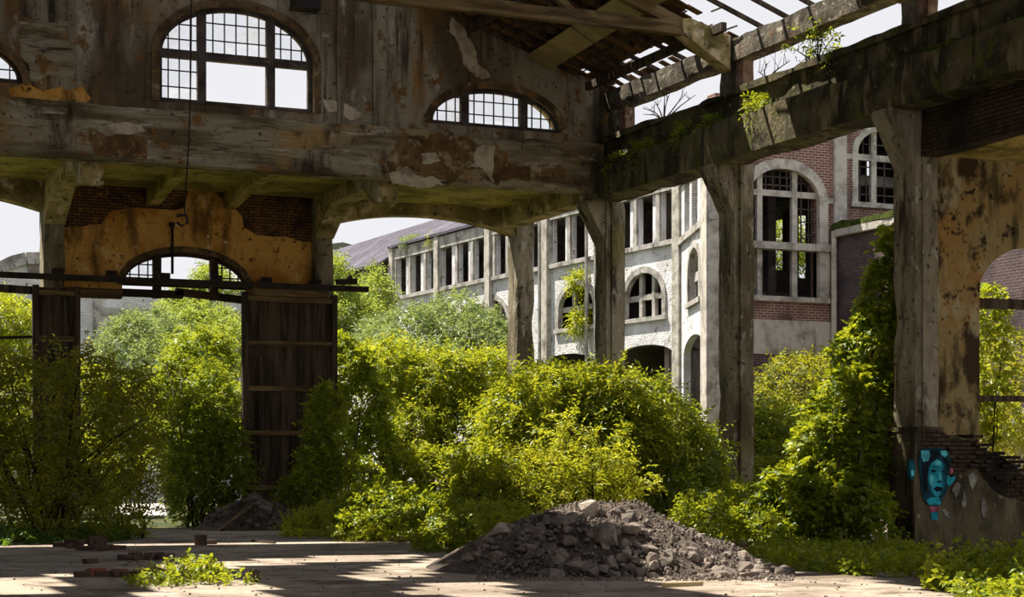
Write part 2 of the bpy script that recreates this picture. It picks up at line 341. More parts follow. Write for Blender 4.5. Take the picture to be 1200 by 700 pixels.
# ---------------------------------------------------------------- foliage
def nrm(a):
    return a / np.maximum(np.linalg.norm(a, axis=1, keepdims=True), 1e-6)
def leaves_object(name, B, D, Nn, L, W, T, mat, parent=None, fold=.12, droop=.15):
    """one mesh of folded leaves: base B, direction D, facing Nn, length L, width W, tint T"""
    n = len(B); D = nrm(D); S = nrm(np.cross(D, Nn)); Nn = nrm(np.cross(S, D))
    mid = B + D * (L * .42)[:, None] - Nn * (L * fold)[:, None]
    tip = B + D * L[:, None]; tip[:, 2] -= L * droop
    V = np.empty((n, 4, 3), np.float32)
    V[:, 0] = B; V[:, 1] = mid + S * (W * .5)[:, None]; V[:, 2] = tip; V[:, 3] = mid - S * (W * .5)[:, None]
    V[:, (1, 3)] += (Nn * (L * fold * 1.6)[:, None])[:, None, :]
    if parent is not None:
        o = np.zeros(3); p = parent
        while p is not None: o += np.array(p.location); p = p.parent
    else:
        o = np.array([V[..., 0].mean(), V[..., 1].mean(), V[..., 2].min()])
    V -= o.astype(np.float32)
    me = bpy.data.meshes.new(name)
    me.vertices.add(n * 4); me.vertices.foreach_set('co', V.ravel())
    k = np.arange(n)[:, None] * 4
    idx = np.concatenate([k + np.array([[0, 1, 2]]), k + np.array([[0, 2, 3]])], 1).astype(np.int32).ravel()
    me.loops.add(n * 6); me.loops.foreach_set('vertex_index', idx)
    me.polygons.add(n * 2); me.polygons.foreach_set('loop_start', np.arange(0, n * 6, 3, dtype=np.int32))
    a = me.attributes.new('tint', 'FLOAT', 'POINT'); a.data.foreach_set('value', np.repeat(T, 4).astype(np.float32))
    me.update(calc_edges=True); me.materials.append(mat)
    ob = bpy.data.objects.new(name, me); C.objects.link(ob)
    if parent is not None: ob.parent = parent
    else: ob.location = Vector(o)
    return ob
def lump(d, seed):
    a = np.array([[2.1, 1.3, -1.7], [-1.1, 2.7, 1.9], [3.3, -2.2, 2.4], [-4.1, 3.4, 3.7], [5.2, 4.6, -4.4]]); out = 0
    for i, k in enumerate(a): out = out + np.sin(d @ k + seed * (1.3 + i)) / (1.4 + i * .55)
    return out / 2.2
def blob_points(blobs, dens, seed, lumpy=.22, shell=.12, zmin=.03):
    """points + outward normals on the lumpy outside of a union of ellipsoids [(centre, radii)]"""
    rng = np.random.default_rng(seed); P, Q = [], []
    cs = [np.array(b[0], float) for b in blobs]; rs = [np.array(b[1], float) for b in blobs]
    for i, (c, r) in enumerate(zip(cs, rs)):
        area = 4 * math.pi * (((r[0]*r[1])**1.6 + (r[0]*r[2])**1.6 + (r[1]*r[2])**1.6) / 3) ** (1 / 1.6)
        n = int(area * dens)
        d = nrm(rng.normal(size=(n, 3))); rad = (1 + lumpy * lump(d * (1 + r.mean() * .5), seed + i)) * (1 - np.abs(rng.normal(size=n)) * shell)
        p = c + d * r * rad[:, None]; q = nrm(d / r)
        keep = p[:, 2] > zmin
        for j in range(len(cs)):
            if j != i: keep &= (((p - cs[j]) / rs[j]) ** 2).sum(1) > .62
        P.append(p[keep]); Q.append(q[keep])
    return np.concatenate(P), np.concatenate(Q)
def spray_leaves(P, Q, seed, length=.5, per=9, leaf=.13, wid=.4, up=.25, out=.7, rnd=.6, droop=.5, tint=(.5, .22), alt=.75):
    """each point grows a twig with leaves to both sides"""
    rng = np.random.default_rng(seed + 99); n = len(P)
    A = nrm(Q * out + np.array([0, 0, up]) + rng.normal(size=(n, 3)) * rnd)
    Ls = length * rng.uniform(.6, 1.35, n); base = P - A * (Ls * .35)[:, None]
    t0 = np.clip(rng.normal(tint[0], tint[1], n), 0, 1)
    side = nrm(np.cross(A, np.array([0, 0, 1.0]) + rng.normal(size=(n, 3)) * .45)); upv = np.cross(side, A)
    Bs, Ds, Ns, Lf, Tt = [], [], [], [], []
    for k in range(per):
        t = (k + .6) / per; s = 1 if k % 2 else -1
        b = base + A * (Ls * t)[:, None]; b[:, 2] -= droop * Ls * t * t * .5
        d = nrm(A * (.55 if k < per - 1 else 1.4) + side * (s * alt) + rng.normal(size=(n, 3)) * .22); d[:, 2] -= .22
        Bs.append(b); Ds.append(d); Ns.append(upv * .9 + Q * .35 + rng.normal(size=(n, 3)) * .35)
        Lf.append(leaf * rng.uniform(.65, 1.25, n) * (1 - .25 * abs(t - .5))); Tt.append(np.clip(t0 + rng.normal(0, .12, n), 0, 1))
    L = np.concatenate(Lf)
    return np.concatenate(Bs), np.concatenate(Ds), np.concatenate(Ns), L, L * wid, np.concatenate(Tt)
def inner_leaves(blobs, seed, dens=9, leaf=.28):  # oversized fill leaves, tinted darker for the shade inside a bush
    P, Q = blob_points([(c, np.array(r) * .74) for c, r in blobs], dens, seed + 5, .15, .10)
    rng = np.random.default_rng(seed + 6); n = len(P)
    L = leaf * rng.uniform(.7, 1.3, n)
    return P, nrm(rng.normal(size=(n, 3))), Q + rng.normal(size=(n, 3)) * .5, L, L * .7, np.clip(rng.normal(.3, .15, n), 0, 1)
def cat(*sets): return tuple(np.concatenate(x) for x in zip(*sets))
def px_blobs(lst):
    """(px, py, depth, rx px, ry px, thickness m) -> ellipsoids standing in the hall"""
    out = []
    for px, py, d, rx, ry, rd in lst:
        c = at(px, py, d); k = d / FPX; out.append((np.array(c), np.array([rx * k, rd, ry * k])))
    return out
def stems(root, blobs, seed, r=.03, n=7, fork=3, mat=None):
    rng = random.Random(seed); b = root.location
    for k in range(n):
        mb = MB(); c, rr = rng.choice(blobs)
        tgt = Vector(c) + Vector((rng.uniform(-.6, .6) * rr[0], rng.uniform(-.6, .6) * rr[1], rng.uniform(-.1, .7) * rr[2]))
        s = Vector((b.x + rng.uniform(-.35, .35), b.y + rng.uniform(-.25, .25), b.z - .02)); tgt.z = max(tgt.z, s.z + .3)
        mid = s.lerp(tgt, .5) + Vector((rng.uniform(-.2, .2), rng.uniform(-.2, .2), .15 * (tgt - s).length))
        pts = [s, s.lerp(mid, .5), mid, mid.lerp(tgt, .5) + Vector((0, 0, .05)), tgt]; mb.tube(pts, r * rng.uniform(.7, 1.2), r * .3, 5)
        for q in range(fork):
            p0 = pts[rng.choice((1, 2, 3))]; e = p0 + Vector((rng.uniform(-.8, .8), rng.uniform(-.5, .5), rng.uniform(.2, .9))) * (rr[2] * .5 + .2)
            mb.tube([p0, p0.lerp(e, .5) + Vector((0, 0, .06)), e], r * .45, r * .15, 4)
        mb.build('stem', mat or M['bark'], root)
def clumps(blobs, n, seed, lo=.26, hi=.46):
    rng = np.random.default_rng(seed + 400); out = []
    for c, r in blobs:
        c, r = np.array(c, float), np.array(r, float)
        for _ in range(n):
            d = rng.normal(size=3); d /= np.linalg.norm(d); d[2] = abs(d[2]) * .9 - .25
            k = rng.uniform(lo, hi); out.append((c + d * r * rng.uniform(.72, 1.0), np.array([(r[0] + r[2]) * .5, max(r[1] * .8, .2), (r[0] + r[2]) * .45]) * k))
    return out
def bush(name, label, cat_, lst, mat, seed, dens=26, leaf=.13, length=.5, per=9, wid=.42, group=None, nst=5, base=None, inner=9, stem_r=.03, sub=0, shoots=0, **kw):
    blobs = px_blobs(lst) if lst and len(lst[0]) == 6 else lst
    core = blobs
    cs = np.array([b[0] for b in blobs]); k = int(np.argmin([b[0][2] - b[1][2] for b in blobs]))
    loc = base or (float(cs[:, 0].mean()), float(cs[:, 1].mean()), 0.0)
    root = thing(name, label, cat_, loc, group)
    bl_kw = {q: kw.pop(q) for q in ('lumpy', 'shell', 'zmin') if q in kw}
    if sub: blobs = [(c, np.array(r) * .86) for c, r in blobs] + clumps(blobs, sub, seed)
    P, Q = blob_points(blobs, dens, seed, **bl_kw)
    sets = [spray_leaves(P, Q, seed, length, per, leaf, wid, **kw)]
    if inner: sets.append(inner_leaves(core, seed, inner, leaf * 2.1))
    if shoots:
        i = np.where(Q[:, 2] > .25)[0]; i = np.random.default_rng(seed + 3).choice(i, min(shoots, len(i)), replace=False); k2 = dict(kw); k2.update(up=.75, rnd=.45, droop=.5)
        sets.append(spray_leaves(P[i], Q[i], seed + 8, length * 2.0, per + 5, leaf * .95, wid, **k2))
    data = cat(*sets); ok = data[0][:, 2] > .01
    leaves_object('foliage', *[x[ok] for x in data], M[mat], root)
    if nst: stems(root, blobs, seed, stem_r, nst)
    return root

# ================================================================ THE HALL
az, el = math.radians(SUN_AZ), math.radians(SUN_EL)
to_sun = Vector((-math.sin(az) * math.cos(el), math.cos(az) * math.cos(el), math.sin(el)))
# floor patches to be sunlit; unseen roof tiles are left out to suit them
LIT = [[(170, 641), (330, 633), (490, 629), (490, 634), (330, 639), (175, 646)], [(-20, 652), (62, 649), (66, 662), (40, 667), (-20, 667)], [(-20, 687), (60, 680), (150, 677), (145, 682), (60, 688), (-20, 692)],
       [(385, 650), (430, 640), (520, 632), (540, 640), (470, 652), (400, 656)], [(460, 660), (560, 655), (590, 668), (540, 672), (480, 668)], [(600, 684), (680, 676), (760, 680), (740, 690), (620, 692)],
       [(690, 600), (770, 600), (850, 632), (930, 662), (925, 672), (800, 668), (720, 640)], [(300, 690), (400, 676), (420, 684), (330, 702)], [(870, 650), (980, 650), (1090, 665), (1080, 680), (950, 676)], [(160, 660), (300, 660), (310, 710), (150, 710)], [(1090, 668), (1240, 668), (1240, 710), (1080, 700)]]

XC, FW = 21.0, 42.0                    # inner face of the column row; face of the end wall
RW = 47.7                              # near face of the rear column row
F_end = Frame((0, FW, 0), (1, 0, 0), (0, 1, 0))
F_rear = Frame((0, 48.0, 0), (1, 0, 0), (0, 1, 0))
ROOF_T = math.tan(math.radians(20))
def roof_z(X): return 11.38 + (21.2 - X) * ROOF_T

# ---- ground
mb = MB(); mb.box((-14, -12, -.3), (34, 44.5, 0)); struct('floor', mb, M['floor'], 'dusty cracked concrete floor of the derelict hall with streaks of sunlight', 'floor')
mb = MB(); mb.box((-90, 44.5, -.35), (120, 330, -.02)); mb.box((34, -12, -.35), (120, 44.5, -.02)); mb.box((-90, -12, -.35), (-14, 44.5, -.02))
struct('ground', mb, M['ground'], 'overgrown soil outside the hall and under the rear bay', 'ground')
mb = MB(); a = [onZ(128, 606), onZ(196, 606), onZ(190, 582), onZ(150, 582)]; b = [onZ(152, 574), onZ(182, 574)]
mb.prism([Vector((p.x, p.y, -.02)) for p in (a[0], a[1], a[2], b[1], b[0], a[3])], (0, 0, .03)); struct('path', mb, M['path'], 'pale sunlit gravel path seen through the doorway between the bushes', 'path')

# ---- end wall above the aisle, with three arched windows
W_big = [F_end.px(186, 118)[0], F_end.px(368, 133)[0]]; zb = 10.2
W_rt = [F_end.px(505, 143)[0], F_end.px(658, 158)[0]]
W_lt = [W_big[0] - (W_rt[1] - W_big[1]) - .05, F_end.px(27, 97)[0]]
holes = [arch(W_big[0], W_big[1], zb, 11.38, 12.6, 28), arch(W_rt[0], W_rt[1], zb, zb, 11.22, 28), arch(W_lt[0], W_lt[1], 10.33, 10.33, 11.36, 28)]
out = [(-14, 8.72), (21.5, 8.72), (21.5, roof_z(21.5) + .1), (9.5, roof_z(9.5)), (-2.4, roof_z(21.4)), (-14, 10.4)]
wall = MB(); panel(wall, F_end, out, holes, 0, .55)
wall_back = struct('wall_back', wall, M['wall'], 'dark stained end wall with arched windows above the open aisle', 'wall')
lb = MB(); rough_box(lb, (-14, FW - .16, 8.70), (21.25, FW + .4, 9.98), .22, .012, .05, 3.1)
struct('trim_1', lb, M['lintel'], None, None, wall_back).name = 'lintel_beam'
def arch_band(fr, s0, s1, zb_, zs, zt, w, t0, t1, mb, sill=True):
    o = arch(s0 - w, s1 + w, zb_ - (w if sill else 0), zs, zt + w, 28); i = arch(s0, s1, zb_, zs, zt, 28)
    if not sill: o = [p for p in o]; 
    panel(mb, fr, o, [[(x, z + (1e-3 if not sill and z == zb_ else 0)) for x, z in i]], t0, t1)
def hall_window(n, label, fr, s0, s1, zb_, zs, zt, mull, trans, bars, empties, t=.18, fw=.11, mat='frame_dark', surround='surround'):
    root = thing('window_%d' % n, label, 'window', fr.p((s0 + s1) / 2, zb_, t), kind='structure')
    m = MB(); ins = arch(s0 + fw, s1 - fw, zb_ + fw, max(zs, zb_ + fw), zt - fw, 28)
    panel(m, fr, arch(s0, s1, zb_, zs, zt, 28), [ins], t - .05, t + .07); part('frame', m, M[mat], root)
    if surround:
        m = MB(); o = arch(s0 - .17, s1 + .17, zb_, zs, zt + .17, 28); panel(m, fr, o, [arch(s0 + .01, s1 - .01, zb_ + .002, zs + .002, zt - .01, 28)], -.04, .02); part('surround', m, M[surround], root)
    for s, w in mull:
        m = MB(); fbox(m, fr, s - w / 2, s + w / 2, zb_, arch_z(s, s0, s1, zs, zt) - .02, t - .09, t + .09); part('mullion', m, M[mat], root)
    for z, w in trans:
        m = MB(); fbox(m, fr, s0 + .03, s1 - .03, z - w / 2, z + w / 2, t - .08, t + .08); part('transom', m, M[mat], root)
    gb = MB()
    for a_, b_, z0, z1, nx, nz in bars:
        for k in range(1, nx):
            s = a_ + (b_ - a_) * k / nx; zz = min(z1, arch_z(s, s0, s1, zs, zt)); 
            if zz > z0: fbox(gb, fr, s - .014, s + .014, z0, zz, t - .012, t + .018)
        for k in range(1, nz):
            z = z0 + (z1 - z0) * k / nz; xs = [a_ + (b_ - a_) * q / 30 for q in range(31) if arch_z(a_ + (b_ - a_) * q / 30, s0, s1, zs, zt) > z]
            if xs: fbox(gb, fr, xs[0], xs[-1], z - .014, z + .014, t - .012, t + .018)
    part('glazing_bars', gb, M[mat], root)
    pm = MB(); panel(pm, fr, ins, empties, t + .02, t + .026); part('panes', pm, M['glass'], root)
    return root
s0, s1 = W_big; w = s1 - s0; m1, m2 = F_end.px(238, 90)[0], F_end.px(319, 90)[0]; zt_ = F_end.px(277, 68)[1]
hall_window(1, 'tall arched window in the end wall with its lower panes missing', F_end, s0, s1, zb, 11.38, 12.6, [(m1, .2), (m2, .2)], [(zt_, .2)],
            [(s0, m1, zt_, 12.45, 4, 3), (m1, m2, zt_, 12.6, 6, 3), (m2, s1, zt_, 12.45, 4, 3), (s0, m1, zb, zt_, 4, 3)],
            [rect(m1 + .1, m2 - .1, zb + .13, zt_ - .1), rect(m2 + .1, s1 - .13, zb + .13, zt_ - .1)])
s0, s1 = W_rt; m1, m2 = F_end.px(547, 130)[0], F_end.px(616, 135)[0]
hall_window(2, 'low arched window near the corner of the end wall with gridded panes', F_end, s0, s1, zb, zb, 11.22, [(m1, .2), (m2, .2)], [],
            [(s0, m1, zb, 11.3, 4, 3), (m1, m2, zb, 11.22, 6, 3), (m2, s1, zb, 11.3, 4, 3)], [])
s0, s1 = W_lt; w = s1 - s0
hall_window(3, 'low arched window cut off by the picture edge', F_end, s0, s1, 10.33, 10.33, 11.36, [(s0 + w * .3, .2), (s0 + w * .7, .2)], [],
            [(s0, s0 + w * .3, 10.33, 11.3, 4, 3), (s0 + w * .3, s0 + w * .7, 10.33, 11.36, 6, 3), (s0 + w * .7, s1, 10.33, 11.3, 4, 3)], [])
# pilaster strips, flakes of plaster
for pxa, pxb in ((393, 404), (436, 450)):
    a, b = F_end.px(pxa, 60)[0], F_end.px(pxb, 60)[0]; m = MB(); rough_box(m, (a, FW - .1, 9.9), (b, FW + .05, roof_z((a + b) / 2) - .05), .3, .012, .04, a); part('pilaster', m, M['wall'], wall_back)
FL = Frame((0, FW - .16, 0), (1, 0, 0), (0, 1, 0))
def flake(fr, pts, mat, t=.012, amp=.07, seed=0.0, parent=None, name='plaster_flake'):
    m = MB(); panel(m, fr, ragged(ragged([fr.px(*p) for p in pts], amp * 2.2, .3, seed), amp * .8, .05, seed + 5), [], -t, .0); return part(name, m, M[mat], parent or wall_back)
flake(FL, [(110, 146), (128, 143), (150, 147), (171, 146), (172, 157), (160, 160), (140, 158), (125, 160), (113, 154)], 'plaster_white', seed=1)
flake(FL, [(470, 158), (500, 160), (545, 162), (575, 168), (590, 190), (585, 212), (560, 200), (540, 206), (515, 214), (470, 210), (452, 200), (456, 172)], 'plaster_rust', seed=2, amp=.14)
flake(FL, [(493, 180), (512, 178), (516, 188), (504, 195), (494, 192)], 'plaster_white', t=.024, seed=3)
flake(FL, [(560, 172), (580, 172), (583, 190), (582, 213), (565, 204), (548, 198), (556, 190)], 'plaster_white', t=.022, seed=4, amp=.1)
flake(FL, [(455, 200), (475, 198), (510, 206), (520, 215), (500, 219), (460, 214)], 'plaster_white', t=.02, seed=5, amp=.1)
flake(FL, [(590, 192), (640, 196), (644, 212), (600, 216), (586, 212)], 'plaster_rust', t=.015, seed=6, amp=.12)
flake(FL, [(105, 150), (172, 162), (172, 186), (112, 184), (104, 166)], 'plaster_rust', t=.008, seed=7, amp=.05)
flake(FL, [(0, 150), (60, 140), (98, 152), (106, 182), (40, 180), (0, 176)], 'lintel', t=.02, seed=8, amp=.1)
FU = Frame((0, FW - .0, 0), (1, 0, 0), (0, 1, 0))
flake(FU, [(528, 22), (545, 28), (556, 45), (565, 70), (575, 88), (560, 90), (545, 72), (534, 50)], 'plaster_white', seed=9, amp=.12)
flake(FU, [(10, 105), (50, 102), (95, 104), (108, 118), (80, 133), (60, 128), (20, 122)], 'ochre', seed=10, amp=.1)
flake(FU, [(24, 20), (80, 22), (85, 90), (36, 95), (28, 60)], 'lintel', seed=11, amp=.1, t=.008)
flake(FU, [(378, 118), (396, 120), (432, 134), (438, 143), (410, 140), (380, 134)], 'plaster_white', seed=13, amp=.08)

# ---- rear bay: soffit, rear beams, infill wall
mb = MB(); mb.box((-14, FW + .4, 9.05), (21.6, 48.6, 9.35)); struct('ceiling', mb, M['soffit'], 'ochre stained concrete soffit of the aisle behind the end wall', 'ceiling')
def beam_arch(x0, x1, ze, zc, zt, y0, y1, name, label, mat):
    F = Frame((0, y0, 0), (1, 0, 0), (0, 1, 0)); n = 16; lower = []
    for k in range(n + 1):
        t = k / n; lower.append((x0 + (x1 - x0) * t, zc - (zc - ze) * abs(2 * t - 1) ** 2.2))
    m = MB(); panel(m, F, lower + [(x1, zt), (x0, zt)], [], 0, y1 - y0); return solo(name, m, M[mat], label, 'beam')
beam_arch(15.42, 21.0, 8.32, 8.72, 9.05, 47.8, 48.35, 'concrete_beam', 'shallow arched concrete beam between the middle rear column and the corner column', 'bracket')
beam_arch(.6, 7.48, 8.28, 8.72, 9.05, 47.8, 48.35, 'concrete_beam', 'shallow arched concrete beam running out of the picture over the open bay', 'bracket')
L_ = [F_rear.px(143, 335)[0], F_rear.px(290, 330)[0]]
mb = MB(); hole = arch(L_[0], L_[1], 6.1, 6.42, 7.36, 28)
hole = [(L_[0], 5.9), (L_[1], 5.9)] + arch(L_[0], L_[1], 6.42, 6.42, 7.36, 28)
panel(mb, F_rear, [(8.05, 6.25), (L_[0], 6.25)] + arch(L_[0], L_[1], 6.42, 6.42, 7.36, 28)[::-1] + [(L_[1], 6.25), (14.86, 6.25), (14.86, 9.05), (8.05, 9.05)], [], 0, .35)
wr = struct('wall_rear', mb, M['dark_brick'], 'brick infill wall with ochre plaster above the sliding door', 'wall')
FP = Frame((0, 48.0, 0), (1, 0, 0), (0, 1, 0))
def z4(x, y): return FP.px(x / 2.917, 160 + y / 2.917)
up = ragged_open([z4(*p) for p in ((232, 312), (300, 306), (345, 300), (352, 280), (372, 258), (420, 250), (475, 243), (540, 250), (600, 250), (625, 246), (640, 205), (645, 172), (690, 182), (735, 190), (762, 215), (800, 245), (822, 272), (835, 310), (880, 338), (958, 342), (1000, 352), (1042, 362))], .05, .07, 4)
ring = arch(L_[0], L_[1], 6.42, 6.42, 7.36, 28)
poly = [(8.06, up[0][1])] + up[1:-1] + [(14.85, z4(1042, 362)[1]), (14.85, 6.3), (L_[1], 6.3)] + ring + [(L_[0], 6.3), (8.06, 6.3)]
mb = MB(); panel(mb, FP, poly, [], -.035, .0); part('ochre_plaster', mb, M['ochre'], wr)
mb = MB(); o = arch(L_[0] - .16, L_[1] + .16, 6.42, 6.42, 7.36 + .16, 28); panel(mb, FP, o + ring[::-1], [], -.07, .02); part('arch_surround', mb, M['surround'], wr)
mb = MB(); fbox(mb, FP, 8.05, L_[0], 6.05, 6.28, -.06, .3); fbox(mb, FP, L_[1], 14.86, 6.05, 6.28, -.06, .3); part('lintel', mb, M['timber'], wr)
s0, s1 = L_; m1, m2 = FP.px(185, 330)[0], FP.px(252, 335)[0]
root = thing('window_4', 'lunette window over the sliding door with most panes gone', 'window', FP.p((s0 + s1) / 2, 6.42, .1), kind='structure')
mb = MB(); panel(mb, FP, arch(s0, s1, 6.42, 6.42, 7.36, 28), [arch(s0 + .1, s1 - .1, 6.5, 6.5, 7.26, 28)], .1, .2); part('frame', mb, M['frame_brown'], root)
for s in (m1, m2): mb = MB(); fbox(mb, FP, s - .11, s + .11, 6.1, arch_z(s, s0, s1, 6.42, 7.36), .05, .22); part('mullion', mb, M['frame_brown'], root)
mb = MB(); fbox(mb, FP, s0 - .1, m1 + .7, 6.12, 6.32, .0, .24); part('transom', mb, M['frame_brown'], root)
mb = MB(); mb.bar(FP.p(m1 + .5, 6.3, .1), FP.p(s1 + .1, 6.12, .1), .2, .2); part('sagging_transom', mb, M['frame_brown'], root)
gb = MB()
for a, b in ((s0, m1), (m2, s1)):
    for k in (1, 2, 3):
        s = a + (b - a) * k / 4; fbox(gb, FP, s - .016, s + .016, 6.42, arch_z(s, s0, s1, 6.42, 7.36), .13, .17)
    for z in (6.72, 7.0):
        xs = [a + (b - a) * q / 30 for q in range(31) if arch_z(a + (b - a) * q / 30, s0, s1, 6.42, 7.36) > z]; fbox(gb, FP, xs[0], xs[-1], z - .016, z + .016, .13, .17)
part('glazing_bars', gb, M['frame_dark'], root)
gp = MB(); panel(gp, FP, [(s0 + .12, 6.52), (m1 - .1, 6.52)] + [(s0 + .12 + (m1 - s0 - .22) * (1 - q / 8), arch_z(s0 + .12 + (m1 - s0 - .22) * (1 - q / 8), s0, s1, 6.42, 7.26) - .02) for q in range(8)], [], .15, .156); part('panes', gp, M['glass'], root)
# transverse haunched beams under the soffit
for xb, lab in ((7.5, 'short haunched beam under the soffit at the column beside the open bay'), (14.86, 'haunched soffit beam running back to the middle rear column')):
    F = Frame((xb, 0, 0), (0, 1, 0), (1, 0, 0))
    prof = [(42.4, 8.72), (42.4, 8.2), (42.75, 8.2), (43.6, 8.66), (46.2, 8.66), (47.1, 8.25), (47.7, 7.9), (47.7, 9.05), (42.4, 9.05)]
    rb0 = thing('soffit_beam', lab, 'beam', (xb + .27, 45, 8.7)); mb = MB(); panel(mb, F, prof, [], 0, .55); part('beam_body', mb, M['bracket'], rb0)
    mb = MB(); panel(mb, F, ragged([(42.38, 8.74), (42.38, 8.22), (42.7, 8.26), (43.4, 8.66), (44.2, 8.7), (44.2, 9.0), (42.45, 9.0)], .04, .08, xb), [], -.012, .0); part('lit_face_skin', mb, M['plaster_white'], rb0)  # pale skin: the light on this side of the beam, put into its colour
for k, (x, lab) in enumerate(((10.25, 'stub joist under the soffit above the exposed brick'), (12.35, 'stub joist under the soffit close to the hanging cable'))):
    F = Frame((x, 0, 0), (0, 1, 0), (1, 0, 0)); mb = MB(); panel(mb, F, [(42.4, 9.05), (42.4, 8.86), (45.5, 8.86), (47.6, 8.6), (47.98, 8.6), (47.98, 9.05)], [], 0, .3); solo('soffit_joist', mb, M['soffit'], lab, 'beam')
# green moulded panel edge over the right-hand opening
mb = MB(); rough_box(mb, (20.5, 42.4, 8.5), (21.0, 47.7, 9.05), .3, .01, .04, 5); solo('concrete_beam', mb, M['bracket'], 'edge beam under the soffit running back to the corner column', 'beam')

# ---- columns
def column(y0, label, x0=XC, wx=.55, wy=.7, top=8.5, seed=0, knee=True, plinth=False):
    root = thing('concrete_column', label, 'column', (x0 + wx / 2, y0 + wy / 2, 0))
    m = MB(); rough_box(m, (x0, y0, 0), (x0 + wx, y0 + wy, top), .2, .010, .045, seed); part('shaft', m, M['column'], root)
    if knee:
        F = Frame((0, y0 + .03, 0), (1, 0, 0), (0, 1, 0)); m = MB(); panel(m, F, ragged([(x0 + .02, top - 1.15), (x0 + .02, top), (x0 - .55, top), (x0 - .55, top - .1)], .015, .15, seed), [], 0, wy - .06); part('bracket', m, M['column'], root)
        m = MB(); rough_box(m, (x0 + .14, y0 - .05, 0), (x0 + wx - .06, y0 + .02, top), .25, .008, .04, seed + 2); part('pilaster_strip', m, M['column'], root)
    if plinth:
        m = MB(); rough_box(m, (x0 - .09, y0 - .09, 0), (x0 + wx - .02, y0 + wy + .08, 2.28), .2, .008, .03, seed + 1); part('plinth', m, M['graf_wall'], root)
        m = MB(); rough_box(m, (x0 - .13, y0 - .13, 2.24), (x0 + wx + .02, y0 + wy + .12, 2.34), .2, .008, .02, seed + 1); part('plinth_cap', m, M['graf_wall'], root)
    return root
column(28.58, 'tall concrete column on a plinth beside the teal painted face', seed=1, plinth=True)
column(35.4, 'tall concrete column standing free before the red brick building', seed=2)
column(41.9, 'concrete column under the end of the mossy beam, before the whitewashed building', seed=3, top=8.5)
column(RW, 'corner column of the rear row, left of the whitewashed arches', seed=4, top=9.05, knee=False)
column(RW, 'rear column between the ochre wall and the slate-roofed building', x0=14.86, seed=5, top=9.05, knee=False, wx=.54)
column(RW, 'rear column at the end of the ochre wall with the smaller dark door', x0=7.49, seed=6, top=9.05, knee=False, wx=.56)
column(21.8, 'near concrete column mostly out of the picture', seed=7, top=7.5, knee=False)

# ---- mossy side beam, parapet, clerestory posts, eave beams
rb = thing('concrete_beam', 'long mossy concrete beam on the column row with plants along its ledge', 'beam', (20.85, 30, 8.46))
mb = MB(); rough_box(mb, (20.45, 18, 8.46), (21.35, FW - .17, 9.36), .3, .012, .05, 8); part('beam_body', mb, M['moss_beam'], rb)
mb = MB()
rgm = random.Random(5)
for k in range(60):
    y = rgm.uniform(21, 41.5); l = rgm.uniform(.2, .8); x = rgm.uniform(20.43, 20.7); rough_box(mb, (x, y, 9.3), (x + rgm.uniform(.1, .3), y + l, 9.3 + rgm.uniform(.07, .16)), .12, .05, .04, k)
part('moss', mb, M['moss'], rb)['kind'] = 'stuff'
mb = MB(); rough_box(mb, (20.9, 18, 9.3), (21.35, FW - .02, 10.12), .35, .012, .05, 9); rough_box(mb, (20.8, 18, 9.98), (21.4, FW - .02, 10.14), .3, .02, .07, 10)
solo('parapet', mb, M['moss_beam'], 'setback sooty parapet on top of the mossy beam', 'parapet')
def post(y, label, seed, last=False):
    root = thing('clerestory_post', label, 'post', (21.2, y + .35, 10.1))
    m = MB(); rough_box(m, (20.95, y, 9.3), (21.42, y + .5, 11.4), .2, .012, .06, seed); part('post_shaft', m, M['grey_beam'], root)
    m = MB(); rough_box(m, (21.08, y - .32, 10.1), (21.36, y + .02, 10.82), .2, .01, .04, seed + 1); part('brick_jamb', m, M['jamb'], root)
    if not last:
        F = Frame((0, y + .02, 0), (1, 0, 0), (0, 1, 0)); m = MB(); panel(m, F, ragged([(20.95, 10.62), (20.95, 11.42), (19.9, 11.72), (19.7, 11.68), (19.75, 11.35), (20.3, 11.0)], .03, .12, seed), [], 0, .42); part('haunch', m, M['bracket'], root)
post(35.45, 'clerestory post with haunched bracket carrying the roof tie beam', 20)
post(28.6, 'clerestory post at the top of the picture near the open roof', 21)
post(41.3, 'clerestory post where the end wall meets the mossy beam', 22, True)
for y0, y1, lab in ((18, 28.6, 'grey eave beam nearest the camera under open sky'), (29.1, 35.45, 'grey eave beam over the gap with the leafy sapling'), (35.95, 41.98, 'grey eave beam under the broken roof tiles')):
    mb = MB(); rough_box(mb, (20.95, y0, 10.82), (21.4, y1, 11.34), .32, .012, .05, y0); solo('eave_beam', mb, M['grey_beam'], lab, 'beam')

# ---- roof over the end bays
def on_roof(px, py, off=0.0):
    r = ray(px, py)                    # z = 11.38 + (21.2 - x) * T + off
    d = (11.38 + 21.2 * ROOF_T + off - EYE) / (r[2] + ROOF_T * r[0]); return at(px, py, d)
roof = thing('roof', 'broken tiled roof with bare rafters and gaps open to the sky', 'roof', (18, 38, 12), kind='structure')
holes_px = [[(728, 84), (742, 72), (748, 60), (768, 62), (778, 53), (799, 57), (803, 66), (784, 74), (764, 82), (744, 98), (730, 104), (726, 94)], [(676, 76), (690, 80), (700, 88), (696, 96), (680, 86)],
            [(800, 30), (835, -2), (900, -60), (1500, -200), (1500, 60), (930, 26), (878, 46), (850, 44), (832, 32)]]
hp = [[(v.x, v.y) for v in (on_roof(*p) for p in h)] for h in holes_px]
rt = random.Random(9); tm = MB(); cs = math.cos(math.radians(20)); sn = math.sin(math.radians(20))
